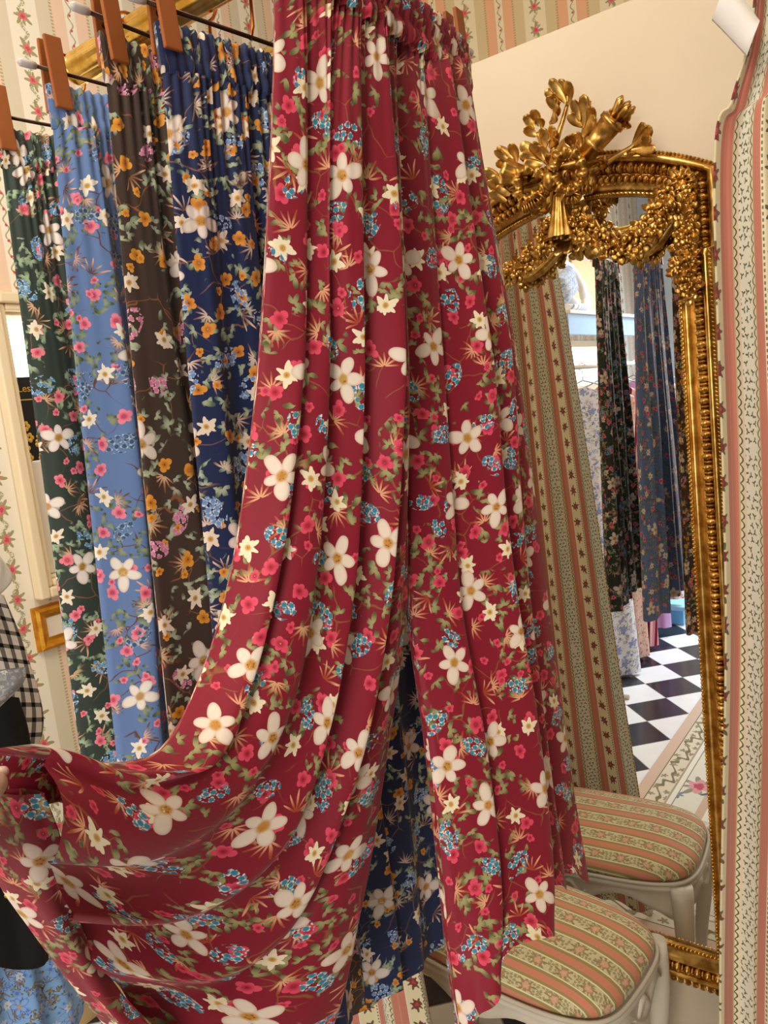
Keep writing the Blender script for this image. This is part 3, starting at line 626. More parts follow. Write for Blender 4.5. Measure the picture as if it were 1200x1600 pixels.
# ------------------------------------------------------------------ gilded rail and hangers
RX, RZ = .63, H + .446
rail = thing('clothes_rail', 'gilded fluted rail carrying the row of floral trousers', 'rail', (RX, .86, RZ))
m = MB()
ringp = []
for k in range(48):
    a = 2 * PI * k / 48; r = .0175 * (1 + .09 * math.cos(8 * a))
    ringp.append((r * math.cos(a), r * math.sin(a)))
m.grid([[(RX + p[0], y, RZ + p[1]) for p in ringp] for y in (-.55, .858)], wrap_u=True)
m.build('pole', BRASS, rail)
for y in (-.575, .862):
    MB().ball((RX, y, RZ), (.0175, .010, .0175) if y > 0 else (.028, .034, .028), 16, 12).build('finial', BRASS, rail)
for y in (-.4, .30):
    m = MB(); m.tube([(RX, y, RZ), (RX, y, ZC)], .007, 10); m.build('drop_rod', BRASS, rail)

HANGER_N = [0]
def hanger(a, b, zbar, hook_y, label):
    """thin bronze bar with two flat clips and a copper wire hook over the rail; a, b = (x, y) of the bar ends"""
    t = thing('trouser_hanger', label, 'hanger', ((a[0] + b[0]) / 2, (a[1] + b[1]) / 2, zbar), 'clip hangers on the gilded rail')
    A = Vector((a[0], a[1], zbar)); B = Vector((b[0], b[1], zbar)); d = (B - A).normalized(); n = Vector((-d.y, d.x, 0))
    MB().tube([A, B], .0022, 8).build('bar', BRONZE, t)
    for E_, s in ((A, -1), (B, 1)):
        MB().tube([E_ - d * s * .010, E_ - d * s * .004, E_ + d * s * .006, E_ + d * s * .009], [.0034, .0042, .0042, .002], 10).build('end_tip', CLEAR, t)
    mid = A + (B - A) * ((RX - A.x) / (B.x - A.x)); mid.z = zbar
    c = Vector((RX, hook_y, RZ))
    top = []
    r = .0245
    for k in range(15):
        q = math.radians(-60 + 250 * k / 14)
        top.append(c + Vector((r * math.cos(q), .004, r * math.sin(q))))
    path = [mid + Vector((0, 0, -.002)), mid + Vector((.006, 0, .012))] + top
    MB().tube(path, .0019, 8).build('hook', COPPER, t)
    for s in (.085, .915):
        p = A + (B - A) * s
        cp = MB()
        for sg in (-1, 1):
            M = Matrix.Translation(p) @ Matrix(((d.x, n.x, 0, 0), (d.y, n.y, 0, 0), (0, 0, 1, 0), (0, 0, 0, 1))) @ Matrix.Translation((0, sg * .0075, 0)) @ Matrix.Rotation(sg * .05, 4, 'X')
            cp.box((-.0095, -.0022, -.041), (.0095, .0022, .032), M)
        o = bevel(cp.build('clip', CLIPWOOD, t, smooth=False), .0012)
        MB().tube([p - n * .0065 + Vector((0, 0, -.004)), p + n * .0065 + Vector((0, 0, -.004))], .003, 8).build('spring_pin', BRONZE, o)
    return t

def hung_trousers(color, mat, label, Yc, yaw, x0, x1, hx0, hx1, ztop, zhem, seed, folds=3, amp=.021, thick=(.008, .020)):
    t = thing('trousers', label, 'trousers', ((x0 + x1) / 2, Yc, ztop), 'floral wide-leg trousers on the gilded rail')
    xc = (x0 + x1) / 2; hc = (hx0 + hx1) / 2
    def Y(x): return Yc + math.tan(yaw) * (x - xc)
    zb = ztop - .038
    for s in (0, 1):
        net = []
        for v in np.linspace(0, 1, 9):
            z = zb + (zhem - zb) * v
            k = v ** .9
            l = x0 + (hx0 - x0) * k; r = x1 + (hx1 - x1) * k; c = xc + (hc - xc) * k
            gap = .0 if v < .33 else .012 * (v - .33) / .67
            a, b = (l, c - gap) if s == 0 else (c + gap, r)
            net.append([(a + (b - a) * q, Y(a + (b - a) * q), z) for q in (0, .33, .67, 1)])
        cloth_tube(net, (0, 0, H), 90, 110, folds, amp, .75, thick, seed + 2.1 * s, .0035, uv0=(s * .8 + seed, seed * .37), wob=.7).build('trouser_leg', mat, t)
    path = [(x, Y(x), ztop - .034) for x in np.linspace(x0 - .002, x1 + .002, 6)]
    waist_tube(path, (0, 0, 1), .036, .010, (0, 0, H), 30, seed, uv0=(seed, .3)).build('waistband', mat, t)
    hanger((x0 - .018, Y(x0 - .018)), (x1 + .012, Y(x1 + .012)), ztop + .018, Y(RX), 'clip hanger holding the %s trousers' % color)
    return t

hung_trousers('dark green', GREEN, 'dark green floral trousers hanging farthest along the rail', .875, -.10, .528, .795, .490, .91, H + .362, H - .70, 1.7)
hung_trousers('mid blue', BLUE, 'mid blue floral trousers hanging between the green and brown pairs', .745, -.06, .512, .825, .445, .95, H + .364, H - .71, 4.2)
hung_trousers('brown', BROWN, 'dark brown floral trousers with orange blossoms beside the blue pair', .634, .02, .492, .81, .42, .865, H + .364, H - .77, 2.9, amp=.013, thick=(.007, .014))
hung_trousers('navy', NAVY, 'navy floral trousers with orange blossoms just behind the burgundy pair', .568, -.10, .518, .80, .455, .76, H + .364, H - .70, 5.6, amp=.015, thick=(.007, .014))

# burgundy pair, one leg pulled out to the left by a hand
red = thing('trousers', 'burgundy floral wide-leg trousers in front, one leg pulled out to the left', 'trousers', (.665, .42, H + .36), 'floral wide-leg trousers on the gilded rail')
cloth_tube(RED_LEFT, (0, 0, H), 260, 330, 5, .024, .85, (.012, .03), .4, .0032, uv0=(0, 0), wob=.55, ampv=(.28, 2.2), sharp=.8, vrow=.6).build('trouser_leg', RED, red)
cloth_tube(RED_RIGHT, (0, 0, H), 220, 280, 4, .025, .85, (.012, .032), 2.2, .0032, uv0=(.9, .15), wob=.6, hem=.014, ampv=(.28, 2.2), sharp=.8).build('trouser_leg', RED, red)
cloth_tube(HEM_FLAP, (0, 0, H), 60, 120, 1, .006, .2, (.002, .004), 1.0, 0., uv0=(.31, .62), wob=.4).build('turned_hem', RED, red)
path = [(.498, .418, H + .34), (.55, .412, H + .338), (.61, .412, H + .334), (.67, .416, H + .333), (.73, .42, H + .334), (.79, .430, H + .338), (.833, .436, H + .34)]
waist_tube(path, (0, 0, 1), .040, .013, (0, 0, H), 40, 1.2, .0034).build('waistband', RED, red)
hanger((.482, .418), (.846, .440), H + .384, .426, 'clip hanger holding the burgundy trousers')

# ------------------------------------------------------------------ hand
def hand():
    """fist pinching the hem: palm, five bent fingers, wrist and forearm as one skinned surface"""
    root = thing('person', 'hand of a person pinching the burgundy trouser hem at the left edge', 'person', (.20, .515, 1.40))
    sh = Vector((-.0062, .0072, -.007))
    V = []; E_ = []; Rd = []
    def vert(p, r): V.append(tuple(Vector(p) + sh)); Rd.append(r); return len(V) - 1
    def chain(start, pts):
        prev = start
        for p, r in pts:
            i = vert(p, r); E_.append((prev, i)); prev = i
        return prev
    # forearm comes from the lower left, towards the photographer
    el = vert((-.06, .33, 1.22), .040)
    w1 = chain(el, [((.02, .39, 1.285), .038), ((.085, .445, 1.335), .030), ((.115, .468, 1.358), .026)])
    palm = chain(w1, [((.140, .488, 1.372), .029), ((.160, .506, 1.384), .029)])
    pc = palm - 1
    tip = (.243, .526, 1.400)
    chain(pc, [((.160, .475, 1.392), .014), ((.190, .484, 1.406), .0125), ((.222, .497, 1.412), .0115), ((.238, .508, 1.4115), .0095)])  # thumb
    for k, dz in enumerate((.016, .000, -.016, -.031)):
        l = (1.0, 1.06, 1.0, .86)[k]
        chain(palm, [((.168, .522, 1.384 + dz), .0105), ((.198 * (.9 + .1 * l), .548, 1.394 + dz), .0098), ((.224 * (.88 + .12 * l), .552, 1.397 + dz), .0090), ((.240 * (.86 + .14 * l), .540, 1.396 + dz), .0080)])
    me = bpy.data.meshes.new('hand'); org = Vector(root.location)
    me.from_pydata([tuple(Vector(p) - org) for p in V], E_, [])
    o = bpy.data.objects.new('hand', me); COL.objects.link(o); o.parent = root
    me.materials.append(SKIN)
    sk = o.modifiers.new('Skin', 'SKIN'); sk.use_smooth_shade = True
    lay = me.skin_vertices[0].data if me.skin_vertices else None
    if lay is None:
        bpy.context.view_layer.objects.active = o
    for i, r in enumerate(Rd):
        me.skin_vertices[0].data[i].radius = (r, r); me.skin_vertices[0].data[i].use_root = (i == 0)
    sub(o, 2)
    n = MB().ball(tuple(Vector((.2355, .502, 1.4165)) + sh), (.0052, .0045, .004), 10, 8)
    n.build('thumb_nail', plain('nail', 'E3BDB0', .3, 0, .03), root)
hand()

# ------------------------------------------------------------------ gilded mirror
MY = .61; GX = 1.57
mir = thing('gilded_mirror', 'tall arched gilded mirror with carved crest on the cream wall', 'mirror', (1.61, MY, H - 1.31))
def outline(t, n_arch=40):
    """closed outline at offset t (0 = sight edge, 1 = outer edge) as (dy, z)"""
    hu = .191 + .089 * t; hl = .191 + .067 * t
    zt = .355 + .082 * t; k = 1.06; zb_ = -1.237 - .074 * t
    pts = [(0, zb_), (hl * .5, zb_), (hl, zb_)]
    for z in np.linspace(zb_, .20, 30)[1:]: pts.append((hl, z))
    pts.append((hl, .2145)); pts.append((hu, .2155))
    zs = zt - k * hu * hu
    for z in np.linspace(.2155, zs, 5)[1:]: pts.append((hu, z))
    for y in np.linspace(hu, -hu, n_arch)[1:-1]: pts.append((y, zt - k * y * y))
    for z in np.linspace(zs, .2155, 5): pts.append((-hu, z))
    pts.append((-hl, .2145))
    for z in np.linspace(.20, zb_, 30): pts.append((-hl, z))
    pts.append((-hl * .5, zb_))
    return pts
def ring(t, h): return [(GX - h, MY + y, H + z) for y, z in outline(t)]
prof = [(-.01, -.004), (0, .003), (.015, .010), (.08, .011), (.12, .007), (.18, .004), (.28, .006), (.38, .012), (.46, .020), (.48, .020), (.50, .016), (.72, .016), (.74, .026), (.77, .031), (.90, .031), (.92, .026), (.94, .026), (1.0, .022), (1.0, .0), (.96, -.012)]
MB().grid([ring(t, h) for t, h in prof], wrap_u=True).build('frame', GOLD, mir)
g = outline(-.012)
MB().add([(GX, MY + y, H + z) for y, z in g] + [(GX + .006, MY + y, H + z) for y, z in g],
         [tuple(range(len(g))), tuple(range(2 * len(g) - 1, len(g) - 1, -1))]).build('mirror_glass', None or (lambda m_: (m_[1].inputs['Base Color'].__setattr__('default_value', (.90, .91, .90, 1)), m_[0])[1])(new_mat('silvered_glass', .0, 1.)), mir, smooth=False)
MB().box((1.5775, MY - .266, H - 1.30), (1.612, MY + .266, H + .205)).build('backing_board', plain('mirror_back_wood', '6B4A2E', .8), mir, smooth=False)
def along(pts, step):
    """even points on a closed polyline with tangents"""
    out = []; n = len(pts); acc = 0.
    for i in range(n):
        a = Vector(pts[i]); b = Vector(pts[(i + 1) % n]); L = (b - a).length
        if L < 1e-6: continue
        d = (b - a) / L; s = acc
        while s < L: out.append((a + d * s, d)); s += step
        acc = s - L
    return out
def bead_row(name, t, h, step, size, m, seg=6, alt=None, tilt=0.):
    b = MB()
    for i, (p, d) in enumerate(along(ring(t, h), step)):
        sz = size if not alt or i % 2 == 0 else alt
        n = Vector((-1, 0, 0)); c = n.cross(d)
        d2 = (d * math.cos(tilt) + c * math.sin(tilt)); c2 = n.cross(d2)
        M = Matrix((d2, c2, n)).transposed()
        b.ball(p, sz, seg, 5, M)
    return b.build(name, m, mir)
bead_row('pearl_moulding', .05, .0125, .0082, (.0034, .0034, .0034), GOLD_BRIGHT)
bead_row('roll_moulding', .61, .020, .0105, (.0078, .0112, .0115), GOLD, 10, (.0036, .0085, .0085))
bead_row('rope_moulding', .965, .026, .0075, (.0052, .0028, .0040), GOLD, 6, None, .6)
# second roll only along the arch and the outer run of the foot rail
b = MB()
for p, d in along(ring(.36, .018), .0125):
    if p.z > H + .235:
        n = Vector((-1, 0, 0)); b.ball(p, (.0062, .0098, .010), 10, 6, Matrix((d, n.cross(d), n)).transposed())
b.build('arch_roll_moulding', GOLD, mir)
b = MB()
for p, d in along(ring(.93, .020), .0155):
    if p.z < H - 1.29:
        n = Vector((-1, 0, 0)); d2 = (d * .8 + n.cross(d) * .6); b.ball(p, (.0052, .013, .015), 10, 6, Matrix((d2, n.cross(d2), n)).transposed())
b.build('foot_gadroon', GOLD, mir)

CX = 1.512
def crest_point(p, x=CX): return Vector((x, p[0], H + p[1]))
def leaf_mb(a, bb, w, x0, x1, curl=.012):
    """thick carved leaf: spoon-shaped body with a midrib"""
    A = crest_point(a, x0); B = crest_point(bb, x1); n = Vector((-1, 0, 0)); d = B - A; L = d.length; d = d / L; s = n.cross(d).normalized(); n = d.cross(s).normalized()
    if n.x > 0: n = -n
    rows = []
    for i in range(13):
        t = i / 12
        ww = w * (.28 + .72 * math.sin(PI * min(1, t ** 1.15 * .93)) ** .8) if t < .97 else w * .18
        if i == 12: ww = w * .05
        c = A + d * (L * t) + n * (curl * (t - .45) ** 2 * 2.2)
        r = []
        for k in range(12):
            q = 2 * PI * k / 12
            y = math.cos(q); z = math.sin(q)
            hz = .42 * z if z < 0 else (.55 * z - .16 * math.exp(-(y / .22) ** 2))
            r.append(c + s * (y * ww) + n * (hz * ww * .9))
        rows.append(r)
    m = MB(); m.grid(rows, wrap_u=True)
    return m
for i, (ay, az, by, bz, w_) in enumerate(CREST['leaves']):
    leaf_mb((ay, az), (by, bz), w_ * 1.28, CX + .012 + .010 * ((i * 37) % 5) / 5, CX - .004 + .012 * ((i * 53) % 7) / 7).build('carved_leaf', GOLD, mir)
for s_ in CREST['stems']:
    pts = cat_rom([tuple(crest_point(p, CX + .02)) for p in s_], 18)
    MB().tube(pts, np.linspace(.004, .0075, 18), 8).build('carved_stem', GOLD, mir)
# backing mass of the crest, joins it to the frame
b = MB()
for p in [(.0, .33), (.03, .36), (-.03, .37), (.06, .37), (.02, .40), (.0, .43)]:
    b.ball((1.556, MY + p[0], H + p[1] + .02), (.016, .030, .030), 12, 8)
b.build('crest_core', GOLD, mir)
# quiver of arrows
qa, qb = crest_point(CREST['quiver'][0], CX - .005), crest_point(CREST['quiver'][1], CX - .012)
qd = (qb - qa)
b = MB()
rows = []
for t, r in ((0, .012), (.03, .0165), (.30, .0185), (.31, .021), (.38, .021), (.39, .0185), (.85, .022), (.86, .025), (.96, .025), (.97, .021), (1.0, .020), (1.0, .002)):
    c = qa + qd * t; d = qd.normalized(); s1 = d.orthogonal().normalized(); s2 = d.cross(s1)
    rows.append([c + (s1 * math.cos(2 * PI * k / 32) + s2 * math.sin(2 * PI * k / 32)) * r * (1 + (.07 if k % 4 < 2 else -.03) * (1 if .4 < t < .84 or t < .3 else 0)) for k in range(32)])
b.grid(rows, wrap_u=True); b.build('carved_quiver', GOLD, mir)
for k in range(5):
    a = 2 * PI * k / 5; d = qd.normalized(); s1 = d.orthogonal().normalized(); s2 = d.cross(s1)
    off = (s1 * math.cos(a) + s2 * math.sin(a)) * .010
    MB().tube([qb + off, qb + off + d * .012, qb + off * 1.5 + d * .026, qb + off * 1.6 + d * .034], [.003, .0072, .0075, .002], 8).build('carved_arrow', GOLD, mir)
# torch on the left
ta, tb = crest_point(CREST['torch'][0], CX), crest_point(CREST['torch'][1], CX - .004)
rows = []; td = tb - ta
for t, r in ((-.35, .010), (0, .013), (.1, .018), (.7, .021), (.75, .025), (1.0, .025), (1.05, .019), (1.05, .002)):
    c = ta + td * t; d = td.normalized(); s1 = d.orthogonal().normalized(); s2 = d.cross(s1)
    rows.append([c + (s1 * math.cos(2 * PI * k / 28) + s2 * math.sin(2 * PI * k / 28)) * r * (1 + (.08 if k % 4 < 2 else -.06)) for k in range(28)])
MB().grid(rows, wrap_u=True).build('carved_torch', GOLD, mir)
def ribbon(name, pts, w_, x, closed=False, ruff=.10):
    P_ = cat_rom([tuple(crest_point(p, x)) for p in pts], 60)
    rows = []
    n = len(P_)
    for i in range(n):
        t = Vector(P_[min(i + 1, n - 1)] - P_[max(i - 1, 0)]).normalized(); nn = Vector((-1, 0, 0)); s = nn.cross(t).normalized()
        c = Vector(P_[i]) + nn * (.004 * math.sin(i * 1.05))
        hw = w_ * (1 + ruff * math.sin(i * 1.05))
        rows.append([c + nn * hw + s * (.0078 + .0026 * math.sin(i * 1.05)), c + nn * hw * 1.12, c + nn * hw - s * (.0078 + .0026 * math.sin(i * 1.05)), c - nn * hw * .4 - s * .0075, c - nn * hw * .5, c - nn * hw * .4 + s * .0075])
    return MB().grid(rows, wrap_u=True).build(name, GOLD, mir)
ribbon('ribbon_loop', CREST['loopR'], .0125, CX - .018); ribbon('ribbon_loop', CREST['loopL'], .0115, CX - .016)
ribbon('ribbon_tail', CREST['ribA'], .010, CX - .012); ribbon('ribbon_tail', CREST['ribB'], .010, CX - .012)
MB().ball(crest_point(CREST['knot'], CX - .026), (.014, .014, .018), 14, 10).build('ribbon_knot', GOLD, mir)
# fluted tassel
ta, tb = crest_point(CREST['tassel'][0], CX - .004), crest_point(CREST['tassel'][1], CX - .010)
rows = []; td = tb - ta
for t in np.linspace(-.05, 1.04, 12):
    r = .0105 + .0125 * t ** 1.3; c = ta + td * t; d = td.normalized(); s1 = Vector((0, 1, 0)); s2 = d.cross(s1).normalized(); s1 = s2.cross(d)
    rows.append([c + (s1 * math.cos(2 * PI * k / 36) + s2 * .7 * math.sin(2 * PI * k / 36)) * r * (1 + .14 * math.cos(9 * 2 * PI * k / 36)) for k in range(36)])
MB().grid(rows, wrap_u=True).build('carved_tassel', GOLD, mir)
# garlands of rosettes
def rosette(c, r, seed):
    q = random.Random(seed); m = MB()
    ax = Vector((-1, q.uniform(-.5, .5), q.uniform(-.5, .4))).normalized(); s1 = ax.orthogonal().normalized(); s2 = ax.cross(s1)
    m.ball(c + ax * r * .55, r * .42, 8, 6)
    for layer, (n_, rr, rad, lift) in enumerate(((3, .34, .40, .42), (5, .74, .58, .0))):
        for k in range(n_):
            a = 2 * PI * k / n_ + seed + layer * .5
            o = (s1 * math.cos(a) + s2 * math.sin(a)); t = ax.cross(o)
            M = Matrix((o, t, ax)).transposed()
            m.ball(c + o * r * rr + ax * r * lift, (r * rad * 1.05, r * rad * .9, r * rad * .30), 9, 5, M)
    return m
def bud(c, r, seed):
    q = random.Random(seed); m = MB()
    m.ball(c + Vector((-.5 * r, 0, 0)), r * .5, 8, 6)
    for k in range(4):
        a = q.uniform(0, 6.28); L = r * q.uniform(1.5, 2.1)
        e = (c.y + L * math.cos(a), c.z - H + L * math.sin(a))
        g_ = leaf_mb((c.y + .2 * L * math.cos(a), c.z - H + .2 * L * math.sin(a)), e, r * .62, c.x - .006, c.x - .002, .02)
        m.add(g_.v, g_.f)
    return m
def garland(pts, n, w_, x, seed):
    P_ = cat_rom([tuple(crest_point(p, x)) for p in pts], n)
    core = cat_rom([tuple(crest_point(p, x + .006)) for p in pts], 30)
    MB().tube(core, w_ * .55, 10).build('garland_core', GOLD, mir)
    q = random.Random(seed)
    for i, p in enumerate(P_):
        p = Vector(p)
        d = Vector(P_[min(i + 1, n - 1)] - P_[max(i - 1, 0)]).normalized(); s = Vector((-1, 0, 0)).cross(d)
        for k in (-1, 1):
            c = p + s * (k * w_ * .48) + d * q.uniform(-.003, .003) + Vector((q.uniform(-.012, -.004), 0, 0))
            if (i + (k > 0)) % 2: rosette(c, w_ * q.uniform(.66, .82), i * 7 + k + seed).build('carved_rosette', GOLD, mir)
            else: bud(c, w_ * .48, i * 5 + k + seed).build('carved_bud', GOLD, mir)
garland(CREST['garL'], 11, .019, CX + .012, 3)
garland(CREST['garR'], 18, .022, CX + .012, 11)
garland(CREST['garC'], 15, .0175, CX + .016, 23)
ribbon('garland_ring', CREST['knob'], .010, CX + .01)

# ------------------------------------------------------------------ stool
st = thing('footstool', 'white carved stool with striped upholstered seat in front of the mirror', 'stool', (1.325, .775, 0))
SX0, SX1, SY0, SY1 = 1.180, 1.480, .505, 1.045
def seat_outline(inset=0., n=26):
    """serpentine rectangle, corners rounded"""
    out = []
    hx = (SX1 - SX0) / 2 - inset; hy = (SY1 - SY0) / 2 - inset; cx_, cy_ = (SX0 + SX1) / 2, (SY0 + SY1) / 2
    for k in range(4 * n):
        a = 2 * PI * k / (4 * n); e = 5.5
        c, s = math.cos(a), math.sin(a)
        r = 1 / ((abs(c) ** e + abs(s) ** e) ** (1 / e))
        x, y = r * c, r * s
        bow = .018 * hx / .15 * (1 - abs(y) ** 2) * (1 if x > 0 else -1) * min(1, abs(x) ** 3)
        bowy = .012 * hx / .15 * (1 - abs(x) ** 2) * (1 if y > 0 else -1) * min(1, abs(y) ** 3)
        out.append((cx_ + x * hx + bow, cy_ + y * hy + bowy))
    return out
def ring_at(inset, z): return [(x, y, z) for x, y in seat_outline(inset)]
rows = []; uvs = []
levels = [(.004, .452), (-.002, .462), (-.002, .474), (.006, .486), (.022, .497), (.045, .506), (.075, .513), (.105, .517), (.135, .518), (.1499, .5185)]
for ins, z in levels:
    r_ = ring_at(ins, z); rows.append(r_)
    uvs.append([])
    for x, y, z in r_:
        a_ = (x - 1.33) / .15; b_ = (y - .775) / .27; wx_ = abs(a_) ** 6 / (abs(a_) ** 6 + abs(b_) ** 6 + 1e-9); dr = .518 - z
        uvs[-1].append((x - SX0 + .010 + math.copysign(wx_ * dr, a_), y + math.copysign((1 - wx_) * dr, b_)))
cush = MB().grid(rows, uvs, wrap_u=True).build('seat_cushion', STOOLCLOTH, st)
rows = [ring_at(.002, z) for z in ()]
m = MB(); pr = ring_at(-.006, .453)
m.tube(pr, .0045, 8, closed=True); m.build('seat_welt', plain('ivory_cord', 'CFC7B4', .6), st)
# apron with scalloped lower edge and raised moulding
m = MB(); o_ = seat_outline(-.004); i_ = seat_outline(.018)
def drop(x, y):
    fx = abs(x - 1.33) / .15; fy = abs(y - .775) / .27
    q = fy if fx > fy else fx
    return .398 - .020 * math.cos(q * PI * 2.2) + .012 * q ** 4 * -1
m.grid([[(x, y, .449) for x, y in o_], [(x, y, .440) for x, y in seat_outline(-.010)], [(x, y, .432) for x, y in seat_outline(-.004)], [(x, y, drop(x, y) + .010) for x, y in o_], [(x, y, drop(x, y) + .004) for x, y in seat_outline(-.010)], [(x, y, drop(x, y)) for x, y in seat_outline(-.003)], [(x, y, drop(x, y)) for x, y in i_], [(x, y, .449) for x, y in i_]], wrap_u=True, wrap_v=True)
m.build('apron', IVORY, st)
for nx, ny in ((-1, 0), (1, 0), (0, -1), (0, 1)):
    m = MB()
    cx0 = (SX0 + SX1) / 2 + nx * ((SX1 - SX0) / 2 + .022); cy0 = .775 + ny * ((SY1 - SY0) / 2 + .016)
    pts = [(cx0 + (ny != 0) * .04 * q, cy0 + (nx != 0) * .04 * q, .412 + .014 * math.cos(q * 4.4)) for q in np.linspace(-1, 1, 15)]
    m.tube(pts, [.003 + .005 * (1 - abs(q)) for q in np.linspace(-1, 1, 15)], 8)
    m.build('apron_carving', IVORY, st)
for sx in (-1, 1):
    for sy in (-1, 1):
        cx_ = (SX0 + SX1) / 2 + sx * ((SX1 - SX0) / 2 - .014); cy_ = (SY0 + SY1) / 2 + sy * ((SY1 - SY0) / 2 - .014)
        pts = []; rad = []
        for t in np.linspace(0, 1, 16):
            k = .006 * math.sin(PI * min(1, t * 1.6)) - .020 * t ** 1.5 + (.016 * max(0, t - .85) / .15)
            pts.append((cx_ + sx * k, cy_ + sy * k, .446 - .434 * t)); rad.append(.015 * (1 - t) ** 1.1 + .0115 + (.005 if t > .93 else 0))
        m = MB().tube(pts, rad, 14)
        m.ball((pts[-1][0], pts[-1][1], .012), (.017, .017, .012), 12, 8)
        m.build('leg', IVORY, st)

st.rotation_euler = (0, 0, math.radians(-5)); st.location = (1.349, .7875, 0)

# ------------------------------------------------------------------ curtains
def curtain(name, label, rows, folds, amp, seed, uvk, where, nu=260, nv=110, tape=None, sharp=1., skew=.4, slip=0.):
    """pleated hanging cloth; rows = [(z, y_left, y_right)] at x = 1.05"""
    t = thing(name, label, 'curtain', where)
    A = cat_rom([(z, a, b) for z, a, b in rows], nv)
    u = np.linspace(0, 1, nu); G = []; UV = []
    for j in range(nv):
        z, a, b_ = A[j]; v = j / (nv - 1)
        ph = 2 * PI * folds * u + .5 * np.sin(2.5 * v + seed) + .6 * np.sin(6 * u + seed)
        h = amp * (.55 + .45 * v) * (.8 + .3 * np.sin(9 * u + seed)) * (.5 + .5 * np.cos(ph)) ** sharp
        y = a + (b_ - a) * u + skew * h * np.sign(b_ - a)
        x = 1.05 - h
        G.append(np.stack([x, y, np.full(nu, z)], -1))
        UV.append(None)
    G = np.array(G); w_ = np.concatenate([[0], np.cumsum(np.linalg.norm(np.diff(G[nv * 3 // 4], axis=0), axis=1))])
    V = np.concatenate([np.zeros((1, nu)), np.cumsum(np.linalg.norm(np.diff(G, axis=0), axis=2), axis=0)])
    UVg = np.stack([np.broadcast_to(w_ + uvk, (nv, nu)) + slip * np.linspace(0, 1, nv)[:, None], V], -1)
    o = MB().grid(G, UVg).build('panel', CURTAIN, t)
    md = o.modifiers.new('Solidify', 'SOLIDIFY'); md.thickness = .0022; md.offset = 1
    return t
cr = curtain('curtain', 'striped curtain gathered at the right edge of the photo', [(H + .42, .180, .03), (H + .36, .190, 0), (H + .30, .212, -.05), (H + .22, .236, -.12), (H - .3, .250, -.16), (H - .9, .288, -.18), (.03, .312, -.2)], 6, .045, .9, .098, (1.05, .05, 0), slip=.022)
cl = curtain('curtain', 'striped curtain behind the burgundy trousers, seen in the mirror', [(H + .50, .90, 1.16), (H + .40, .89, 1.17), (H + .2, .862, 1.20), (H - .3, .822, 1.24), (H - .9, .778, 1.27), (.03, .718, 1.30)], 5, .05, 2.4, .03, (1.05, 1.0, 0))
rod = thing('curtain_rod', 'thin brass rod above carrying both striped curtains', 'rod', (1.05, .5, H + .56))
MB().tube([(1.05, -.9, H + .60), (1.05, 1.36, H + .60)], .009, 12).build('pole', BRASS, rod)
MB().tube([(1.05, .85, H + .60), (1.05, .85, ZC)], .006, 8).build('hanging_rod', BRASS, rod)
MB().tube([(1.05, -.9, H + .60), (1.05, -.9, ZC)], .006, 8).build('hanging_rod', BRASS, rod)
# folded white header tape, clip ring and pinched pleat at the top of the right curtain
hp = MB()
def strip(pts_a, pts_b, th=.004):
    a = cat_rom(pts_a, 14); b_ = cat_rom(pts_b, 14)
    n = Vector((-1, -.3, 0)).normalized() * th
    rows = [[tuple(a[i]), tuple(a[i] * .5 + b_[i] * .5 + np.array(n) * 1.6), tuple(b_[i]), tuple(b_[i] - np.array(n)), tuple(a[i] * .5 + b_[i] * .5 - np.array(n) * .5), tuple(a[i] - np.array(n))] for i in range(14)]
    return MB().grid(rows, wrap_u=True)
strip([(1.0, .2140, H + .385), (1.0, .2000, H + .365), (1.0, .1800, H + .335)], [(1.0, .1980, H + .412), (1.0, .1830, H + .395), (1.0, .1660, H + .365)], .006).build('header_tape', WHITEC, cr)
for k, y in enumerate((.165, .10, .03)):
    c = Vector((1.05, y, H + .595)); pts = [c + Vector((0.0, .022 * math.sin(a), .022 * math.cos(a))) for a in np.linspace(0, 2 * PI, 20)[:-1]]
    m = MB().tube(pts, .002, 8, closed=True); m.tube([c + Vector((0, 0, -.022)), c + Vector((-.02, .004, -.12)), c + Vector((-.03, .004, -.19))], .002, 8)
    m.build('curtain_ring', plain('steel_ring', 'B8B4AE', .25, 1.), cr)
strip([(1.0, .176, H + .36), (1.005, .183, H + .30), (1.02, .165, H + .20)], [(1.0, .160, H + .37), (1.0, .150, H + .31), (1.02, .125, H + .20)], .004)
for k, y in enumerate((.90, 1.0, 1.10)):
    c = Vector((1.05, y, H + .595)); pts = [c + Vector((0.0, .022 * math.sin(a), .022 * math.cos(a))) for a in np.linspace(0, 2 * PI, 20)[:-1]]
    m = MB().tube(pts, .002, 8, closed=True); m.tube([c + Vector((0, 0, -.022)), c + Vector((0, 0, -.10))], .002, 8)
    m.build('curtain_ring', plain('steel_ring', 'B8B4AE', .25, 1.), cl)

# ------------------------------------------------------------------ garments on the low rack at the left
rk = thing('garment_rack', 'slim white garment rack at the left holding folded-over clothes', 'rack', (.42, 1.45, 0))
MB().tube([(.42, 1.45, .015), (.42, 1.45, 1.46)], .012, 12).build('post', WHITEP, rk)
MB().tube([(.30, 1.45, 1.455), (.72, 1.45, 1.455)], .010, 12).build('top_bar', WHITEP, rk)
MB().tube([(.42, 1.45, .90), (.66, 1.47, .90)], .008, 12).build('lower_bar', WHITEP, rk)
MB().tube([(.22, 1.45, .014), (.62, 1.45, .014)], .014, 12).build('foot', WHITEP, rk)
MB().tube([(.42, 1.25, .014), (.42, 1.65, .014)], .014, 12).build('foot', WHITEP, rk)
def garment(name, label, cat, net, m, **k):
    top = np.asarray(net[0][1])
    t = thing(name, label, cat, tuple(top))
    cloth_tube(net, (0, 0, H), **k).build('cloth', m, t)
    return t
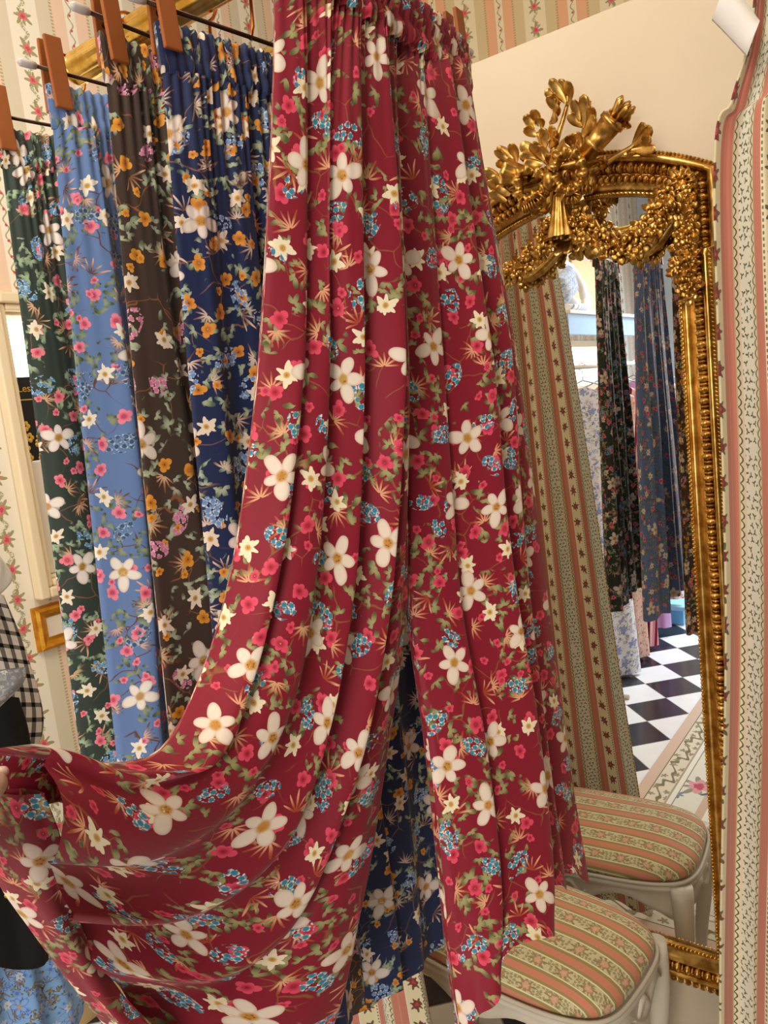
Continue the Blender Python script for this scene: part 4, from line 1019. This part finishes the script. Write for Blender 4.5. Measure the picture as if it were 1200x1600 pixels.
garment('blouse', 'white blouse corner at the left edge above the plaid shirt', 'blouse', BLOUSE, WHITEC, nu=50, nv=50, folds=2, amp=.006, thick=(.006, .008), seed=1.)
pl = garment('shirt', 'black and white plaid shirt hanging at the left edge', 'shirt', PLAID, plaid_material(), nu=60, nv=80, folds=2, amp=.008, thick=(.006, .010), seed=2.)
garment('scarf', 'grey eyelet scarf lying over the plaid shirt at the left', 'scarf', LACE, LACEM, nu=50, nv=50, folds=2, amp=.008, thick=(.006, .008), seed=3.)
bk = garment('jacket', 'black jacket with a gold button above the pale blue skirt', 'jacket', BLACK, BLACKC, nu=60, nv=90, folds=2, amp=.012, thick=(.008, .012), seed=.3)
b0 = Vector(BLACK[3][0]); 
MB().ball((.5985, 1.395, H - .80), (.006, .003, .006), 12, 8).build('button', GOLD_BRIGHT, bk)
garment('skirt', 'pale blue rose-print skirt at the bottom left corner', 'skirt', SKIRT, SKIRTM, nu=80, nv=70, folds=3, amp=.016, thick=(.010, .02), seed=.8)

# ------------------------------------------------------------------ the shop seen in the mirror
sh = thing('display_shelf', 'pale blue wall shelf with cushions and a wreath, seen in the mirror', 'shelf', (-1.95, 1.85, H + .37))
bevel(MB().box((-2.7, 1.70, H + .385), (-1.05, 1.998, H + .405)).build('board', WHITEP, sh, smooth=False), .003)
bevel(MB().box((-2.7, 1.715, H + .27), (-1.05, 1.74, H + .384)).build('fascia', plain('pale_blue_paint', 'A9C4DE', .6), sh, smooth=False), .003)
bevel(MB().box((-2.7, 1.975, H + .406), (-1.05, 1.998, H + .80)).build('back_panel', plain('straw_panel', 'E3CB96', .8, 0, .06, 14), sh, smooth=False), .003)
MB().box((-1.79, 1.962, H + .406), (-1.775, 1.975, H + .80)).build('batten', plain('straw_batten', 'B79A62', .7), sh, smooth=False)
wr = thing('wreath', 'white ring wreath leaning on the shelf back', 'wreath', (-1.59, 1.88, H + .42))
pts = [(-1.59 + .145 * math.cos(a), 1.89 + .05 * math.sin(a), H + .406 + .145 + .036 + .145 * math.sin(a)) for a in np.linspace(0, 2 * PI, 40)[:-1]]
MB().tube(pts, [.030 + .004 * math.sin(i * 2.1) for i in range(39)], 12, closed=True).build('ring', WHITEC, wr)
def cushion(name, label, c, size, rot, m):
    t = thing(name, label, 'cushion', c, 'cushions on the shelf')
    mb = MB(); rows = []
    sx, sy, sz = size
    Mx = Matrix.Rotation(rot, 3, 'Y')
    n = 24
    for sgn in (1, -1):
        G = []
        for j in range(n):
            for_ = []
            for i in range(n):
                a = -1 + 2 * i / (n - 1); b_ = -1 + 2 * j / (n - 1)
                bulge = ((1 - a ** 4) * (1 - b_ ** 4)) ** .5
                p = Mx @ Vector((a * sx * (1 - .07 * (1 - b_ * b_) * 0 - .06 * (1 - abs(b_))), sgn * sy * bulge, b_ * sz * (1 - .06 * (1 - abs(a)))))
                for_.append(Vector(c) + p)
            G.append(for_)
        mb.grid(G, [[(i * .012, j * .012) for i in range(n)] for j in range(n)])
    mb.build('cover', m, t)
PALEB = floral('pale_blue_toile', 'D5DEEA', ('9FB2CC', '7C94B8'), 'B0BFD4', '8CA0C0', 'A8B8D0', '8296B8', 'C0CCE0', '8CA2C6', ('A8B6CC', '8496B4'), ('A4B2C8', '8898B4'), 6.6, .8, .5)
cushion('cushion', 'blue toile cushion leaning at the shelf end beside the wreath', (-1.27, 1.80, H + .566), (.10, .045, .085), .45, PALEB)
cushion('cushion', 'striped white cushion lying flat under the toile one', (-1.30, 1.80, H + .429), (.14, .08, .022), 0., stripe_material('ticking', ['F0EEEA', 'F0EEEA', '8FA0BC', 'F0EEEA'], .04))
w2 = MB()
for a, b_ in (((-2.5, H - .06), (-2.46, H + .27)), ((-1.24, H - .06), (-1.20, H + .27)), ((-2.46, H - .06), (-1.24, H - .02)), ((-2.46, H + .23), (-1.24, H + .27))):
    w2.box((a[0], 1.965, a[1]), (b_[0], 2.0, b_[1]))
f2 = struct('window_2', w2, CREAMTRIM)
tag(MB().box((-2.46, 1.985, H - .02), (-1.24, 1.995, H + .23)).build('window_pane', emit('white_daylight', 'FFFFFF', 1.6), smooth=False, parent=f2), kind='structure')

rail2 = thing('dress_rail', 'white floor rail of pale dresses reflected in the mirror', 'rail', (-1.4, 1.62, 0))
MB().tube([(-2.35, 1.56, 1.70), (-.55, 1.56, 1.70)], .012, 12).build('top_bar', WHITEP, rail2)
for x in (-2.33, -.57):
    MB().tube([(x, 1.56, .03), (x, 1.56, 1.70)], .012, 12).build('post', WHITEP, rail2)
    MB().tube([(x, 1.35, .016), (x, 1.77, .016)], .014, 12).build('foot', WHITEP, rail2)
def dress(label, x, mat, zhem, w_top, w_hem, yaw, seed, ztop=1.60, cat='dress'):
    t = thing('dress', label, cat, (x, 1.56, ztop), 'dresses on the white rail')
    d = Vector((math.cos(yaw), math.sin(yaw), 0))
    def pt(u, z): return tuple(Vector((x, 1.56, z)) + d * u)
    L = ztop - zhem; net = []
    for v, w_ in ((0, w_top * .35), (.03, w_top * .9), (.08, w_top), (.25, w_top * .88), (.38, w_top * .80), (.6, w_top * .8 + (w_hem - w_top * .8) * .45), (.8, w_top * .8 + (w_hem - w_top * .8) * .75), (1, w_hem)):
        net.append([pt(q * w_ / 2, ztop - L * v - (.03 * abs(q) if v < .05 else 0)) for q in (-1, -.33, .33, 1)])
    cloth_tube(net, (2., 1.2, 1), 80, 110, 4, .024, .5, (.012, .035), seed, .0, ampv=(.1, 1.2), uv0=(seed, seed)).build('gown', mat, t)
    h = MB(); c = Vector((x, 1.56, ztop))
    h.tube([c + d * (-w_top * .4) + Vector((0, 0, -.02)), c + Vector((0, 0, .03)), c + d * (w_top * .4) + Vector((0, 0, -.02))], .004, 8)
    h.tube([c + Vector((0, 0, .03)), c + Vector((0, 0, .062))] + [Vector((x, 1.56, 1.70)) + (Vector((0, 1, 0)) * math.cos(a) + Vector((0, 0, 1)) * math.sin(a)) * .02 for a in np.linspace(-PI / 2, PI * .9, 10)], .0022, 8)
    h.build('wire_hanger', plain('hanger_steel', 'BDB9B4', .3, 1.), t)
    return t
def pale(nm, base, a, b_, c, sd): return floral(nm, base, (a, b_), a, c, b_, c, 'F0F0F4', b_, (c, a), ('B9C2A4', '8E9A7A'), sd, 1.1, .5)
dress('white and blue floral dress at the near end of the white rail', -.80, pale('white_blue_floral', 'E9E9F0', '8FA6DA', '6A86C8', 'C98A8A', 1.2), .02, .36, .40, .9, 1.1)
dress('peach floral dress beside the white and blue one', -1.09, pale('peach_floral', 'EDC4B2', 'F2DACB', 'D98A80', 'C05E58', 4.4), .03, .32, .30, 1.1, 2.3)
dress('maroon dress with slanting pink stripes next to the peach one', -1.33, stripe_material('maroon_stripes', ['7A1A2E', '7A1A2E', 'E0A0A4', '7A1A2E', 'D98C96', 'F0D0D0'], .10), .03, .30, .26, 1.45, 3.6)
dress('lilac quilted dress between the maroon and cream ones', -1.60, plain('lilac_quilt', 'CFA8DE', .8, 0, .06, 60, .5), .06, .30, .26, 1.45, 4.8)
dress('cream dress with red roses at the far end of the rail', -1.82, pale('cream_red_roses', 'EFE6D6', 'E09A8A', 'D0584E', 'B83A3A', 7.9), .18, .32, .30, 1.3, 5.2)
dress('ivory dress with orange flowers last on the rail', -2.05, pale('ivory_orange', 'F0E9DC', 'F0B58A', 'E08050', 'C05A30', 9.3), .18, .32, .30, 1.3, 6.1)
bx = thing('floor_box', 'low sky blue box on the checkered floor in the mirror', 'box', (-2.15, 1.46, 0))
bevel(MB().box((-2.60, 1.42, .001), (-1.84, 1.95, .10)).build('body', plain('sky_blue_lacquer', '74C2EC', .4, 0, .04), bx, smooth=False), .006)
bevel(MB().box((-2.62, 1.40, .1005), (-1.82, 1.97, .13)).build('lid', plain('pale_sky_lacquer', 'A4DAF4', .4, 0, .04), bx, smooth=False), .006)

# ------------------------------------------------------------------ light
def area(name, loc, target, size, power, c, shape='RECTANGLE', spread=PI):
    l = bpy.data.lights.new(name, 'AREA'); l.shape = shape; l.size = size[0]; l.size_y = size[1]; l.energy = power; l.color = lin(c)[:3]; l.spread = spread
    o = bpy.data.objects.new(name, l); COL.objects.link(o); o.location = loc
    o.rotation_euler = (Vector(target) - Vector(loc)).to_track_quat('-Z', 'Y').to_euler()
    return o
area('shop_window_light', (-2.6, -.3, 1.8), (.7, .6, 1.2), (1.3, 1.9), 66, 'FFF6EA')
area('ceiling_lamp_light', (-.5, .3, 3.15), (-.3, .5, 0), (.7, .7), 10, 'FFEBD0')
area('fitting_lamp_light', (.75, -.9, 3.1), (1.3, .8, 1.2), (.5, .5), 5, 'FFDFB6')
area('wall_fill_light', (.3, .75, 3.15), (1.5, 2.0, 2.3), (.8, .4), 20, 'FFF6EA')  # added lamp without a fixture, brightens the papered left wall
area('cool_overhead_fill', (-2.3, .9, 3.0), (-1.8, 1.7, 0.4), (1.2, 1.0), 30, 'C2DBFF', 'RECTANGLE', 1.5)  # added cool overhead lamp for daylight on floor and dresses; no doorway there
W = bpy.data.worlds.new('World'); SC.world = W; W.use_nodes = True
W.node_tree.nodes['Background'].inputs[0].default_value = (.9, .93, 1, 1); W.node_tree.nodes['Background'].inputs[1].default_value = .06

# ------------------------------------------------------------------ camera
cd = bpy.data.cameras.new('camera'); cam = bpy.data.objects.new('camera', cd); COL.objects.link(cam)
cd.sensor_fit = 'AUTO'; cd.sensor_width = 36.; cd.lens = 1213. / 1600 * 36; cd.clip_start = .02
Rm = ((0.58241906, 0.17558807, -0.79369823), (-0.80515475, -0.00975734, -0.5929845), (-0.11186538, 0.98441537, 0.13569271))
cam.matrix_world = Matrix.Translation((0, 0, H)) @ Matrix(Rm).to_4x4()
SC.camera = cam
vs = SC.view_settings
vs.view_transform = 'Standard'; vs.look = 'None'; vs.gamma = 1.; vs.exposure = .12; vs.use_curve_mapping = False
